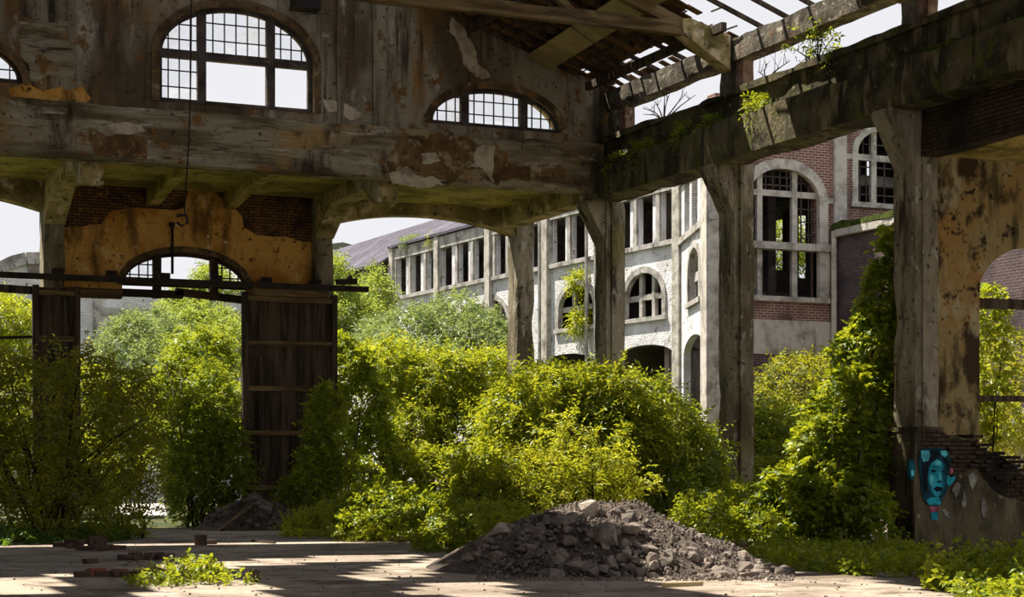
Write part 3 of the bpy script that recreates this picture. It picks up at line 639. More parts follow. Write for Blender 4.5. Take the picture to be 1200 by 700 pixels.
for j in range(60):
    for i in range(34):
        y = 28.0 + j * .245; x = 21.35 - i * .30
        if y > 42.4 or x < 15.0: continue
        if project((x, y, roof_z(x)))[1] < -14: continue  # tiles above the view left out so sun reaches the bushes
        p = (x - .15, y + .12)
        if any(inside((p[0] + rt.uniform(-.12, .12), p[1] + rt.uniform(-.12, .12)), h) for h in hp): continue
        if y < 35.2: continue
        if x > 20.9 and y > 36 and rt.random() < .5: continue
        z = roof_z(x) + .05; dx = .37; tl = rt.uniform(-.02, .03)
        a = [Vector((x, y, z + tl)), Vector((x, y + .235, z + rt.uniform(-.01, .02))), Vector((x - dx, y + .235, z + dx * ROOF_T + .02)), Vector((x - dx, y, z + dx * ROOF_T + .02))]
        tm.prism(a, (0, 0, .025))
part('tiles', tm, M['tile'], roof)
for y in list(np.arange(30.2, 35.2, 1.05)) + list(np.arange(35.9, 42.0, .66)):
    x1 = 11.4 if y > 35.3 else 13; mb = MB(); xe = 21.3 if rt.random() < .6 else rt.uniform(19.6, 21); mb.bar((x1, y, roof_z(x1) - .03), (xe, y + rt.uniform(-.06, .06), roof_z(xe) - .03), .06, .10); part('rafter', mb, M['dark_timber'], roof)
bt = MB()
for i in range(30):
    x = 21.2 - i * .33
    for j in range(24):
        y = 29.0 + j * .55
        if y > 42 or (y < 35.2 and rt.random() < .72) or (x > 18.6 and rt.random() < .6): continue
        bt.bar((x, y, roof_z(x) + .04), (x + rt.uniform(-.02, .02), y + .56, roof_z(x) + .04 + rt.uniform(-.03, .02)), .035, .03)
part('battens', bt, M['dark_timber'], roof)
for x, lab in ((20.5, 0), (17.2, 1), (14.2, 2)):
    mb = MB(); mb.bar((x, 35.0, roof_z(x) - .16), (x, 42, roof_z(x) - .16), .14, .2); part('purlin', mb, M['dark_timber'], roof)
tie = thing('roof_truss', 'timber roof truss whose long tie beam crosses the top of the picture', 'truss', (16, 36.4, 11.4))
mb = MB(); rough_box(mb, (4, 35.52, 11.34), (20.2, 35.76, 11.66), .3, .012, .03, 2); part('tie_beam', mb, M['timber'], tie)
mb = MB(); mb.bar((11.4, 35.64, roof_z(11.4) - .36), (20.4, 35.64, roof_z(20.4) - .33), .2, .26); part('principal_rafter', mb, M['timber'], tie)
mb = MB(); mb.bar((17.0, 35.64, 11.6), (15.2, 35.64, roof_z(15.2) - .4), .16, .16); part('strut', mb, M['timber'], tie)
mb = MB(); mb.bar((14.3, 35.64, 11.6), (14.3, 35.64, roof_z(14.3) - .4), .18, .18); part('queen_post', mb, M['timber'], tie)
pl = [on_roof(617, 66, -.22), on_roof(642, 84, -.22), on_roof(757, 14, -.22), on_roof(735, -1, -.22)]
mb = MB(); u = pl[2] - pl[1]; v = pl[3] - pl[2]
mb.prism([pl[0], pl[1], pl[1] + u * .5, pl[0] + u * .49], (0, 0, .025)); solo('ceiling_board', mb, M['board'], 'pale board hanging loose under the roof beyond the tie beam', 'board')
mb = MB(); mb.prism([pl[0] + u * .505, pl[1] + u * .51, pl[1] + u * 1.25, pl[0] + u * 1.25], (0, 0, .025)); solo('ceiling_board', mb, M['board'], 'pale board under the roof on the near side of the tie beam', 'board')

# ---- the rest of the shell: unseen roof sheets, gaps shaped to steer the sunlight, side and rear walls of the hall
LITB = px_blobs([(640, 455, 38.5, 70, 44, 1.4), (700, 460, 38.5, 50, 36, 1.3), (600, 490, 38, 46, 60, 1.2), (590, 570, 37.5, 40, 40, 1.1), (740, 500, 38.4, 50, 50, 1.3),
    (660, 510, 30.8, 34, 32, .7), (710, 530, 30.6, 50, 36, .7), (640, 550, 30.5, 36, 30, .6), (740, 565, 30.6, 34, 30, .6), (460, 588, 38.5, 70, 26, 1.2), (530, 612, 35, 40, 18, .8),
    (845, 600, 35, 40, 20, 1.0), (885, 612, 34.5, 30, 14, .9), (1042, 300, 36.2, 12, 46, .6), (1026, 350, 36.4, 22, 50, .7), (1006, 410, 36.4, 34, 56, .8), (980, 470, 36.2, 40, 58, .9), (955, 530, 35.8, 46, 56, 1.0), (930, 575, 35.4, 50, 40, 1.0),
    (700, 600, 27.8, 60, 14, .9), (790, 622, 27.4, 70, 16, .9), (850, 648, 26.8, 60, 14, .8), (255, 684, 24, 50, 22, .6), (222, 674, 24, 44, 18, .6), (775, 485, 39.5, 44, 30, 1.2), (812, 520, 39.5, 34, 30, 1.0), (370, 608, 41, 36, 16, .6), (150, 560, 39, 40, 50, .8)])
def lit_zone(q):
    if any(inside(project(q), g) for g in LIT): return True
    for c, r in LITB:                  # does the sunbeam through this gap meet one of the sunlit bushes?
        o = [(q[k] - c[k]) / r[k] for k in range(3)]; d = [to_sun[k] / r[k] for k in range(3)]
        t = -sum(a * b for a, b in zip(o, d)) / sum(b * b for b in d)
        if sum((a + b * t) ** 2 for a, b in zip(o, d)) < 1.1: return True
    return False
tm = MB(); rs = random.Random(12)
for j in range(46):
    y = 9 + j * .7
    for i in range(-34, 34):
        x = 9.5 + i * .35 if i >= 0 else 9.5 + i * .35
        if x > 21.2 or x < -2.3 or y > 41.6: continue
        if x > 14.0 and y > 18 and project((x + .37, y + .7, roof_z(x + .37)))[1] > -12: continue
        z = roof_z(x) if x >= 9.5 else roof_z(19 - x)
        z2 = roof_z(x + .37) if x >= 9.5 else roof_z(19 - x - .37)
        t = (z - .3) / to_sun.z; q = Vector((x + .18, y + .35, z)) - to_sun * t
        if x < 18.6 and q.y < 47 and q.x * SY + q.y * CY > 5 and lit_zone((q.x + rs.uniform(-.12, .12), q.y + rs.uniform(-.12, .12), .3)): continue
        tm.prism([(x, y, z), (x, y + .71, z), (x + .37, y + .71, z2), (x + .37, y, z2)], (0, 0, .03))
part('sun_gap_sheets', tm, M['tile'], roof)
mb = MB(); mb.box((-2.8, -8.5, 0), (-2.3, 42, 11.5)); struct('wall_left', mb, M['wall'], 'long side wall of the hall outside the picture', 'wall')
mb = MB(); mb.box((21.2, -8, 0), (21.6, 16, 8.4)); struct('wall_side', mb, M['wall'], 'side wall of the hall outside the picture', 'wall')

# ---- sliding doors and their rail
def door(n, x0, x1, zt, y, label, rails, seed, diag=None):
    root = thing('door_%d' % n, label, 'door', ((x0 + x1) / 2, y, 0), kind='structure')
    r = random.Random(seed); F = Frame((0, y, 0), (1, 0, 0), (0, 1, 0))
    for s in (x0, x1 - .16):
        m = MB(); fbox(m, F, s, s + .16, .12, zt + .14, -.05, .12); part('stile', m, M['dark_timber'], root)
    pm = MB(); x = x0 + .16; 
    while x < x1 - .2:
        w = min(r.uniform(.13, .19), x1 - .16 - x); fbox(pm, F, x, x + w, .15 + r.uniform(0, .12), zt - .05, .03 + r.uniform(-.008, .008), .07); x += w
    part('planks', pm, M['dark_timber'], root)
    for z in rails:
        m = MB(); m.bar(F.p(x0 + .16, z + r.uniform(-.03, .03), .0), F.p(x1 - .16, z + r.uniform(-.03, .03), -.02), .08, .13); part('ledge', m, M['timber'], root)
    return root
FD = Frame((0, 47.4, 0), (1, 0, 0), (0, 1, 0))
dx0, zt = FD.px(284, 348); dx1 = FD.px(395, 345)[0]
door(1, dx0, dx1, zt, 47.4, 'large dark plank sliding door half covered by vines', [zt - .05, FD.px(340, 403)[1], FD.px(340, 457)[1], FD.px(340, 508)[1], 1.0], 1)
for s in (FD.px(305, 450)[0], FD.px(343, 540)[0]):
    m = MB(); fbox(m, FD, s - .05, s + .05, .3, zt - (1.6 if s < 13.6 else 3.6), -.03, .02); part('batten', m, M['dark_timber'], bpy.data.objects['door_1'])
ex0, ezt = FD.px(38, 340); ex1 = FD.px(94, 340)[0]
door(2, ex0, ex1, ezt, 47.4, 'narrow dark plank sliding door rising above the tall bush', [ezt - .05, FD.px(66, 396)[1], 2.4], 2)
m = MB(); m.bar(FD.p(FD.px(284, 348)[0] + .3, zt + .18, .02), FD.p(dx1 - .3, zt + .18, .02), .14, .26); solo('door_header', m, M['timber'], 'pale timber header board over the vine-covered sliding door', 'board')
rl = thing('door_track', 'long rusty sliding-door rail crossing the rear bay', 'rail', FD.p(9, 6.5, -.1))
a, b = FD.px(-40, 321), FD.px(430, 340)
m = MB(); m.bar(FD.p(a[0], a[1], -.12), FD.p(b[0], b[1], -.12), .12, .15); part('rail', m, M['rail'], rl)
for s in (7.8, 9.2, 10.6, 12.0, 13.4, 14.8):
    m = MB(); m.bar(FD.p(s, 6.45, .0), FD.p(s, 6.72, .0), .06, .3); m.bar(FD.p(s, 6.66, -.12), FD.p(s, 6.66, .62), .07, .07); part('rail_bracket', m, M['rail'], rl)
a, b = FD.px(-40, 335), FD.px(78, 343)
m = MB(); m.bar(FD.p(a[0], a[1], .05), FD.p(b[0], b[1], .05), .1, .2); solo('timber_beam', m, M['dark_timber'], 'lower dark beam across the open bay under the door rail', 'beam')
a, b = FD.px(-40, 397), FD.px(38, 395)
m = MB(); m.bar(FD.p(a[0], a[1], .05), FD.p(b[0], b[1], .05), .07, .07); solo('iron_bar', m, M['iron'], 'thin dark bar running level out of the narrow door', 'bar')
m = MB(); p, q = FD.px(377, 337), FD.px(406, 333); m.bar(FD.p(p[0] + .4, p[1] + .16, -.12), FD.p(q[0] + .25, p[1] + .19, -.12), .2, .14); m.bar(FD.p(q[0] - .15, p[1] + .1, -.12), FD.p(q[0] + .1, p[1] + .32, -.12), .1, .1)
solo('door_roller', m, M['rail'], 'rusty roller carriage sitting on the end of the door rail', 'roller')

# ---- things hanging from the roof and wall
hc = thing('hanging_cable', 'thin dark cable hanging down across the tall arched window', 'cable', (10.2, 41.6, 7.6))
FC = Frame((0, 41.55, 0), (1, 0, 0), (0, 1, 0))
def pc(px, py, t=0): s, z = FC.px(px, py); return FC.p(s, z, t)
m = MB(); m.tube([pc(224, -60), pc(224, 40), pc(223, 120), pc(221, 170), pc(218, 215), pc(216, 252)], .018, .018, 5); part('cable', m, M['iron'], hc)
m = MB(); c = pc(213, 258); m.tube([c + Vector((-.12, 0, .1)), c + Vector((.1, 0, .12)), c + Vector((.14, 0, -.05)), c + Vector((0, 0, -.14)), c + Vector((-.12, 0, -.06))], .045, .03, 6); part('hook', m, M['rail'], hc)
s, z = FP.px(200, 262); s2, z2 = FP.px(200, 322)
m = MB(); m.tube([FP.p(s, z, -.2), FP.p(s, z2, -.2)], .04, .04, 6); m.bar(FP.p(s, z - .05, -.24), FP.p(s, z - .05, .0), .12, .12); solo('iron_rod', m, M['iron'], 'short dark iron rod on the ochre plaster above the lunette', 'rod')
fl = thing('floodlight', 'dark floodlight with wire guard by the top of the tall window', 'lamp', F_end.p(F_end.px(352, 12)[0], 12.7, -.5))
s, z = F_end.px(352, 12); m = MB(); rough_box(m, F_end.p(s - .35, z - .12, -.75), F_end.p(s + .3, z + .2, -.3), .2, .005, .02); part('housing', m, M['iron'], fl)
m = MB(); m.tube([F_end.p(s - .35, z - .1, -.78), F_end.p(s - .2, z - .3, -.8), F_end.p(s + .45, z - .22, -.8), F_end.p(s + .5, z - .12, -.78)], .012, .012, 4); part('wire_guard', m, M['iron'], fl)
m = MB(); m.bar(F_end.p(s, z + .1, -.4), F_end.p(s, z + .15, .0), .08, .08); part('bracket', m, M['iron'], fl)

# ---- right-hand bay: brick spandrel, soffit, cross wall with arch, broken plinth wall with graffiti
mb = MB(); rough_box(mb, (21.12, 16, 7.56), (21.5, 28.56, 8.5), .3, .015, .04, 31)
struct('wall_spandrel', mb, M['black_brick'], 'blackened brick spandrel under the mossy beam at the picture edge', 'wall')
mb = MB(); mb.box((21.5, 16, 7.78), (27.5, 29.9, 8.1)); struct('ceiling_side', mb, M['soffit'], 'ochre soffit of the side aisle above the arched cross wall', 'ceiling')
F_x = Frame((0, 29.35, 0), (1, 0, 0), (0, 1, 0))
ax0, _ = F_x.px(1148, 340); azs = F_x.px(1148, 342)[1]; azt = F_x.px(1190, 287)[1]
mb = MB(); poly = [(21.5, 0), (ax0, 0)] + [(p[0], p[1]) for p in arch(ax0, ax0 + 3.0, azs, azs, azt, 24)][::-1] + [(ax0 + 3.0, 0), (27.5, 0), (27.5, 7.78), (21.5, 7.78)]
panel(mb, F_x, poly, [], 0, .5); wx_ = struct('wall_cross', mb, M['ochre_pier'], 'damp ochre plastered cross wall with an arched opening beside the tall column', 'wall')
for zz, lab in ((F_x.px(1172, 355)[1], 'weathered timber beam across the arched opening'), (F_x.px(1172, 467)[1], 'lower dark timber rail across the arched opening')):
    mb = MB(); mb.bar((ax0 + .02, 29.6, zz), (ax0 + 2.98, 29.6, zz + .02), .16, .2 if 'weath' in lab else .12); solo('timber_beam', mb, M['dark_timber'], lab, 'beam')
F_g = Frame((0, 28.42, 0), (1, 0, 0), (0, 1, 0))
def gz(x, y): return F_g.px(980 + x / 2.69, 440 + y / 2.69)
top = [gz(*p) for p in ((270, 165), (330, 170), (360, 195), (440, 205), (455, 228), (500, 245), (530, 262), (560, 280), (585, 310), (640, 330), (660, 372), (740, 400))]
mb = MB(); panel(mb, F_g, [(20.9, 0), (top[-1][0], 0)] + ragged_open(top[::-1], .08, .12, 2) + [(20.9, top[0][1])], [], 0, .66)
gw = struct('wall_plinth', mb, M['graf_wall'], 'broken low plinth wall with a teal spray-painted face', 'wall')
bb = [(a, b - .02) for a, b in top if a < 25]; lo = [(a, b - .62 - .12 * math.sin(a * 5)) for a, b in bb]; lo[0] = (bb[0][0], bb[0][1] - .3)
mb = MB(); panel(mb, F_g, bb + ragged_open(lo[::-1], .10, .1, 9), [], -.015, .1); part('exposed_brick', mb, M['black_brick'], gw)
bk = MB(); rb_ = random.Random(4)
for row in range(28):
    z = .55 + row * .083; 
    for k in range(14):
        s = 21.62 + k * .25 + (row % 2) * .12
        zt_ = np.interp(s, [p[0] for p in top], [p[1] for p in top])
        if zt_ - .6 < z < zt_ + .06 and s < 25 and rb_.random() < .62:
            o = rb_.uniform(-.13, -.02); fbox(bk, F_g, s, s + .225, z, z + .065, o + .03, .62 + o * .5)
part('broken_brickwork', bk, M['black_brick'], gw)
def paint(name, pts, mat, t, parent, amp=.012, lab=None):
    m = MB(); panel(m, F_g, ragged([gz(*p) for p in pts], amp, .03, t * 100), [], -t, .0); o = m.build(name, M[mat], parent)
    if lab: o['label'] = lab
    return o
for ob in (gw,): pass
def gq(x, y): return F_g.px(1040 + x / 5.0, 500 + y / 5.0)
def spray(name, pts, mat, t, parent, amp=.012, lab=None):
    t += .014; m = MB(); panel(m, F_g, ragged(ragged([gq(*p) for p in pts], amp * 1.5, .12, t * 50), amp, .025, t * 100), [], -t, .0); o = m.build(name, M[mat], parent)
    if lab: o['label'] = lab
    return o
pe = F_g.px(1070, 550)[0]
m = MB(); rough_box(m, (20.88, 28.36, 0), (pe, 28.5, 2.3), .2, .006, .03, 4); part('plinth_pilaster', m, M['graf_wall'], gw)
m = MB(); rough_box(m, (20.86, 28.33, 2.22), (pe + .03, 28.5, 2.33), .2, .006, .02, 5); part('pilaster_cap', m, M['graf_wall'], gw)
gf = spray('graffiti', [(190, 140), (240, 128), (300, 122), (350, 140), (370, 190), (366, 235), (350, 280), (347, 330), (338, 390), (322, 420), (312, 462), (298, 472), (220, 458), (213, 440), (200, 400), (190, 330), (184, 250), (180, 190)], 'teal_ink', .006, gw, .02, 'teal spray-painted woman\'s face with dark hair')
spray('painted_face', [(240, 250), (255, 215), (285, 190), (310, 200), (330, 230), (336, 300), (330, 350), (315, 395), (290, 412), (262, 400), (240, 360), (232, 300)], 'teal', .010, gf)
spray('painted_shade', [(318, 205), (334, 235), (338, 300), (332, 352), (316, 396), (296, 410), (310, 380), (320, 330), (318, 280), (322, 240)], 'teal_dark', .012, gf, .008)
spray('painted_shade', [(234, 300), (246, 340), (258, 380), (276, 405), (262, 402), (240, 362)], 'teal_dark', .012, gf, .008)
for pts in ([(265, 206), (290, 195), (312, 212), (308, 228), (280, 230)], [(242, 285), (262, 288), (272, 330), (262, 362), (248, 340)], [(297, 262), (304, 262), (311, 308), (302, 318), (297, 300)], [(276, 394), (300, 390), (292, 403)], [(192, 142), (236, 142), (244, 175), (232, 200), (206, 206), (192, 180)], [(305, 142), (344, 142), (350, 170), (328, 182), (310, 168)]):
    spray('painted_highlight', pts, 'teal_light', .015, gf, .010)
for pts in ([(246, 256), (266, 250), (284, 262), (266, 272)], [(311, 262), (324, 256), (333, 266), (322, 272)]): spray('painted_eye', pts, 'ink', .018, gf, .004)
for pts in ([(243, 244), (268, 233), (292, 245), (268, 242)], [(309, 246), (325, 240), (334, 250), (322, 248)]): spray('painted_brow', pts, 'ink', .018, gf, .004)
spray('painted_nostrils', [(283, 322), (298, 316), (313, 322), (300, 333)], 'ink', .018, gf, .004)
spray('painted_lips', [(262, 366), (284, 350), (305, 354), (320, 361), (311, 379), (286, 383)], 'ink', .018, gf, .004)
for pts in ([(248, 190), (270, 165), (300, 150), (312, 160), (282, 182), (258, 214)], [(318, 180), (345, 185), (362, 215), (352, 262), (340, 226)], [(200, 215), (228, 210), (236, 250), (226, 320), (232, 390), (214, 380), (204, 300)], [(250, 140), (275, 133), (296, 140), (282, 158), (256, 170)]): spray('painted_hair', pts, 'ink', .012, gf, .016)
spray('painted_neck', [(225, 432), (250, 416), (300, 418), (312, 440), (305, 462), (240, 460)], 'teal', .010, gf)
spray('painted_mark', [(112, 200), (138, 190), (150, 230), (147, 280), (130, 320), (116, 290)], 'teal_dark', .075, gw); spray('painted_mark', [(122, 255), (138, 255), (138, 288), (124, 292)], 'teal_light', .08, gw)
spray('painted_mark', [(347, 282), (370, 300), (398, 286), (384, 320), (360, 350), (346, 330)], 'teal', .008, gw); spray('painted_mark', [(362, 242), (380, 246), (382, 268), (366, 278)], 'pink', .008, gw)
spray('painted_scarf', [(245, 470), (300, 466), (304, 498), (250, 503)], 'pink', .010, gw); spray('painted_scarf', [(252, 505), (298, 500), (290, 552), (256, 548)], 'teal', .010, gw)
for pts in ([(470, 290), (500, 265), (522, 300), (505, 360), (488, 380), (474, 340)], [(400, 330), (430, 345), (425, 400), (395, 420), (380, 380)], [(555, 420), (575, 440), (572, 530), (556, 540), (550, 480)], [(440, 380), (456, 385), (450, 470), (436, 460)], [(315, 480), (345, 475), (380, 520), (370, 550), (330, 530)]): spray('faded_paint', pts, 'faded', .004, gw, .04)

# ---------------------------------------------------------------- buildings across the yard
AN = math.radians(27.3)
def cam_vec(l, w): x, y = cam_lw(l, w); return Vector((x, y, 0))
OA = cam_vec(5.83, 62); eA = cam_vec(-math.sin(AN), math.cos(AN)); nA = cam_vec(math.cos(AN), math.sin(AN))
FA = Frame(OA, eA, nA)
OB = cam_vec(6.19, 55.2); eB = (OA - OB).normalized(); lenB = (OA - OB).length
FB = Frame(OB, eB, Vector((eB.y, -eB.x, 0)))
wb = thing('whitewashed_building', 'peeling whitewashed brick factory wing with pillared gallery and slate roof', 'building', (OA.x, OA.y, 0))
def facade(fr, s0, s1, zt, holes, mat, parent, t=.45, name='wall'):
    m = MB(); panel(m, fr, rect(s0, s1, -.1, zt), holes, 0, t); return part(name, m, M[mat], parent)
gal = [(.35, 1.15), (1.8, 2.7), (3.35, 4.25), (6.65, 7.6), (8.2, 9.15), (10.2, 11.1), (11.9, 12.8), (13.3, 14.05), (15.3, 16.1), (16.8, 17.65), (18.45, 19.4), (20.15, 20.95), (21.75, 22.65), (23.4, 24.3)]
hA = [rect(a, b, 9.5, 11.2) for a, b in gal]
winA = [(1.1, 3.7), (5.95, 8.7), (13.1, 15.8), (17.4, 20.1)]
for a, b in winA: hA.append(arch(a, b, 6.88, 7.55, 8.5, 18))
gA = [(.35, 4.5), (5.9, 10.6)]
hA[0:0] = []
outer = [(0, -.1)]
for a, b in gA: outer += [(a, -.1)] + arch(a, b, 5.4, 5.4, 5.9, 14)[::-1] + [(b, -.1)]
outer += [(25, -.1), (25, 11.7), (0, 11.7)]
m = MB(); panel(m, FA, outer, hA, 0, .16); part('wall', m, M['white_brick'], wb)
def bld_window(fr, parent, s0, s1, zb_, zs, zt, vs, hs, mat='grey_trim', w=.13, glass=None, t=.2, band=.22):
    m = MB(); panel(m, fr, arch(s0 - band, s1 + band, zb_, zs, zt + band, 18), [arch(s0 + .02, s1 - .02, zb_ + .002, zs + .003, zt - .02, 18)], -.06, .12); fbox(m, fr, s0 - band - .05, s1 + band + .05, zb_ - .16, zb_, -.12, .3)
    o = part('window', m, M[mat], parent)
    m = MB()
    for s in vs: fbox(m, fr, s - w / 2, s + w / 2, zb_, arch_z(s, s0, s1, zs, zt), t - .07, t + .07)
    for z in hs: fbox(m, fr, s0, s1, z - w / 2, z + w / 2, t - .055, t + .055)
    part('mullions', m, M[mat], o)
    if glass:
        gm = MB()
        for (a, b, z0, z1, nx, nz) in glass:
            for k in range(1, nx): s = a + (b - a) * k / nx; z_ = min(z1, arch_z(s, s0, s1, zs, zt)); (fbox(gm, fr, s - .018, s + .018, z0, z_, t - .01, t + .02) if z_ > z0 else None)
            for k in range(1, nz):
                z = z0 + (z1 - z0) * k / nz; xs = [a + (b - a) * q / 24 for q in range(25) if arch_z(a + (b - a) * q / 24, s0, s1, zs, zt) > z]
                if xs: fbox(gm, fr, xs[0], xs[-1], z - .018, z + .018, t - .01, t + .02)
        part('glazing_bars', gm, M['frame_dark'], o)
    return o
for a, b in winA:
    w3 = (b - a) / 3; bld_window(FA, wb, a, b, 6.88, 7.55, 8.5, [a + w3, b - w3], [7.62], w=.2)
m = MB(); fbox(m, FA, -.1, 25, 11.2, 11.72, -.12, .1); fbox(m, FA, -.1, 25, 9.3, 9.46, -.14, .1); part('cornice', m, M['grey_trim'], wb)
for s in (0.02, 4.75, 9.6, 14.65, 19.75, 24.8):
    m = MB(); fbox(m, FA, s - .22, s + .22, -.1, 11.9, -.2, .12); part('pilaster', m, M['pale_concrete'], wb)
for s in (5.5, 9.95, 6.2):
    m = MB(); m.tube([FA.p(s, 0, -.2), FA.p(s, 11.2, -.2)], .07, .07, 8); part('downpipe', m, M['grey_trim'], wb)
for a, b in gal:
    m = MB(); fbox(m, FA, b + .06, b + .3, 9.46, 11.2, -.1, .06); part('gallery_post', m, M['grey_trim'], wb)
# dark rooms behind the openings
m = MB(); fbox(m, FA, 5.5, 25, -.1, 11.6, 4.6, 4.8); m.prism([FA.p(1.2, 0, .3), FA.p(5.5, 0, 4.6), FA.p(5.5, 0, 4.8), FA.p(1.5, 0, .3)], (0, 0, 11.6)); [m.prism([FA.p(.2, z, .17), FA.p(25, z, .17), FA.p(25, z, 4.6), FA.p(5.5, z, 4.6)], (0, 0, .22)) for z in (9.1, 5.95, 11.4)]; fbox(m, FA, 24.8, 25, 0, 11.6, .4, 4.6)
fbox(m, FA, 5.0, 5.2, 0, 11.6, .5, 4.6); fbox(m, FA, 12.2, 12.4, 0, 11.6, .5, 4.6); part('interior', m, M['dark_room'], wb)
# slate roof
m = MB(); rA = [FA.p(-2, 11.75, -.25), FA.p(25, 11.75, -.25), FA.p(25, 13.45, 3.0), FA.p(-2, 13.45, 3.0)]; m.prism(rA, (0, 0, .12))
rA = [FA.p(25, 11.0, -.6), FA.p(46, 11.0, -.6), FA.p(46, 13.3, 3.0), FA.p(25, 13.45, 3.0)]; m.prism(rA, (0, 0, .12))
m.prism([FA.p(-2, 13.45, 3.0), FA.p(46, 13.3, 3.0), FA.p(46, 11, 7), FA.p(-2, 11, 7)], (0, 0, .12)); part('slate_roof', m, M['slate'], wb)
m = MB(); fbox(m, FA, 25, 46, -.1, 9.6, 0, .5); part('far_wall', m, M['white_brick'], wb)
for s in np.arange(26, 46, 2.2): m = MB(); fbox(m, FA, s, s + .5, 9.6, 11.05, -.1, .35); part('gallery_post', m, M['grey_trim'], wb)
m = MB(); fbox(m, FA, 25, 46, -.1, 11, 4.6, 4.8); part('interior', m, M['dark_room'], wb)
# chamfered end bay
sB = lambda px: FB.px(px, 300)[0]
hB = [rect(sB(817.5), sB(810.5), 9.35, 11.15), rect(sB(808), sB(802), 9.45, 11.2), arch(sB(821), sB(807.5), 7.0, 7.9, 8.75, 16)]
outB = [(0, -.1), (sB(825), -.1)] + arch(sB(825), sB(801), 5.3, 5.3, 5.9, 14)[::-1] + [(sB(801), -.1), (lenB, -.1), (lenB, 12), (0, 12)]
m = MB(); panel(m, FB, outB, hB, 0, .25); part('wall', m, M['white_brick'], wb)
a, b = sB(821), sB(807.5); bld_window(FB, wb, a, b, 7.0, 7.9, 8.75, [(a + b) / 2], [7.85], w=.3)
m = MB(); fbox(m, FB, -.1, lenB, 11.2, 11.8, -.1, .1); fbox(m, FB, -.1, lenB, 9.18, 9.4, -.12, .1); part('cornice', m, M['grey_trim'], wb)
m = MB(); fbox(m, FB, -.05, sB(828), -.1, 12, -.2, .3); part('corner_pier', m, M['pale_concrete'], wb)
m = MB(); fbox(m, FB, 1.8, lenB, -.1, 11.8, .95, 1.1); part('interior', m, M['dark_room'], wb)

# red brick block facing the hall
YR = OB.y
FR = Frame((0, YR, 0), (1, 0, 0), (0, 1, 0)); rp = FR.px
rbld = thing('red_brick_building', 'red brick factory block with tall pale arched windows', 'building', (33, YR, 0))
wa, zb1 = rp(876, 346); wb2, zt1 = rp(972, 194); wb_s = rp(960, 200)[0]; zs1 = rp(960, 236)[1]; ztop = rp(915, 197)[1]
w2a, z2b = rp(1004, 237); w2b = w2a + 2.1; z2t = rp(1030, 153)[1]; z2s = rp(1004, 178)[1]
hR = [arch(wa, wb_s, zb1, zs1, ztop, 22), arch(w2a, w2b, z2b, z2s, z2t, 20)]
w3a = rp(1173, 350)[0]; hR.append(arch(w3a, w3a + 2.6, rp(1180, 352)[1], rp(1180, 300)[1], rp(1180, 280)[1] + .3, 16))
x_l = OB.x + .1; x_i = wa - .35
m = MB(); panel(m, FR, rect(x_l, 52, rp(930, 376)[1], 13.1), hR, 0, .5); part('wall', m, M['red_brick'], rbld)
m = MB(); panel(m, FR, rect(x_l, 52, rp(930, 416)[1], rp(930, 376)[1]), [], -.06, .5); part('base_band', m, M['pale_concrete'], rbld)
m = MB(); panel(m, FR, rect(x_l, 52, -.1, rp(930, 416)[1]), [], 0, .5); part('base_wall', m, M['purple_brick'], rbld)
v1, v2 = rp(893, 280)[0], rp(934, 280)[0]; h1, h2 = rp(915, 226)[1], rp(915, 288)[1]
bld_window(FR, rbld, wa, wb_s, zb1, zs1, ztop, [v1, v2], [h1, h2], 'pale_concrete', .19, [(wa, v1, h2, ztop, 2, 6), (v1, v2, h1, ztop, 5, 3), (v2, wb_s, h2, ztop, 3, 6)], band=.3)
m = MB(); fbox(m, FR, wa - .3, rp(981, 290)[0], h2 - .12, h2 + .1, -.1, .3); fbox(m, FR, wb_s, rp(973, 300)[0], zb1, h2, -.02, .34); part('transom_ledge', m, M['pale_concrete'], rbld)
vm = rp(1027, 200)[0]; hm = rp(1020, 184)[1]
bld_window(FR, rbld, w2a, w2b, z2b, z2s, z2t, [vm], [hm], 'pale_concrete', .2, [(w2a, vm, z2b, hm, 3, 5), (vm, w2b, z2b, hm, 3, 5), (w2a, vm, hm, z2t, 2, 2), (vm, w2b, hm, z2t, 2, 2)], band=.2)
a = w3a; bld_window(FR, rbld, a, a + 2.6, rp(1180, 352)[1], rp(1180, 300)[1], rp(1180, 280)[1] + .3, [a + .85, a + 1.75], [rp(1180, 308)[1]], 'pale_concrete', .25, [(a, a + 2.6, rp(1180, 352)[1], rp(1180, 300)[1], 9, 5)], band=.25)
p0, p1 = rp(976, 200)[0], rp(990, 200)[0]
m = MB(); fbox(m, FR, p0, p1, rp(980, 262)[1], 13.1, -.12, .1); part('pilaster', m, M['pale_concrete'], rbld)
m = MB(); fbox(m, FR, wb_s + .1, p0 + .02, rp(960, 238)[1], rp(960, 232)[1], -.04, .1); fbox(m, FR, p1, w2a, rp(960, 184)[1], rp(960, 178)[1], -.04, .1); part('string_course', m, M['pale_concrete'], rbld)
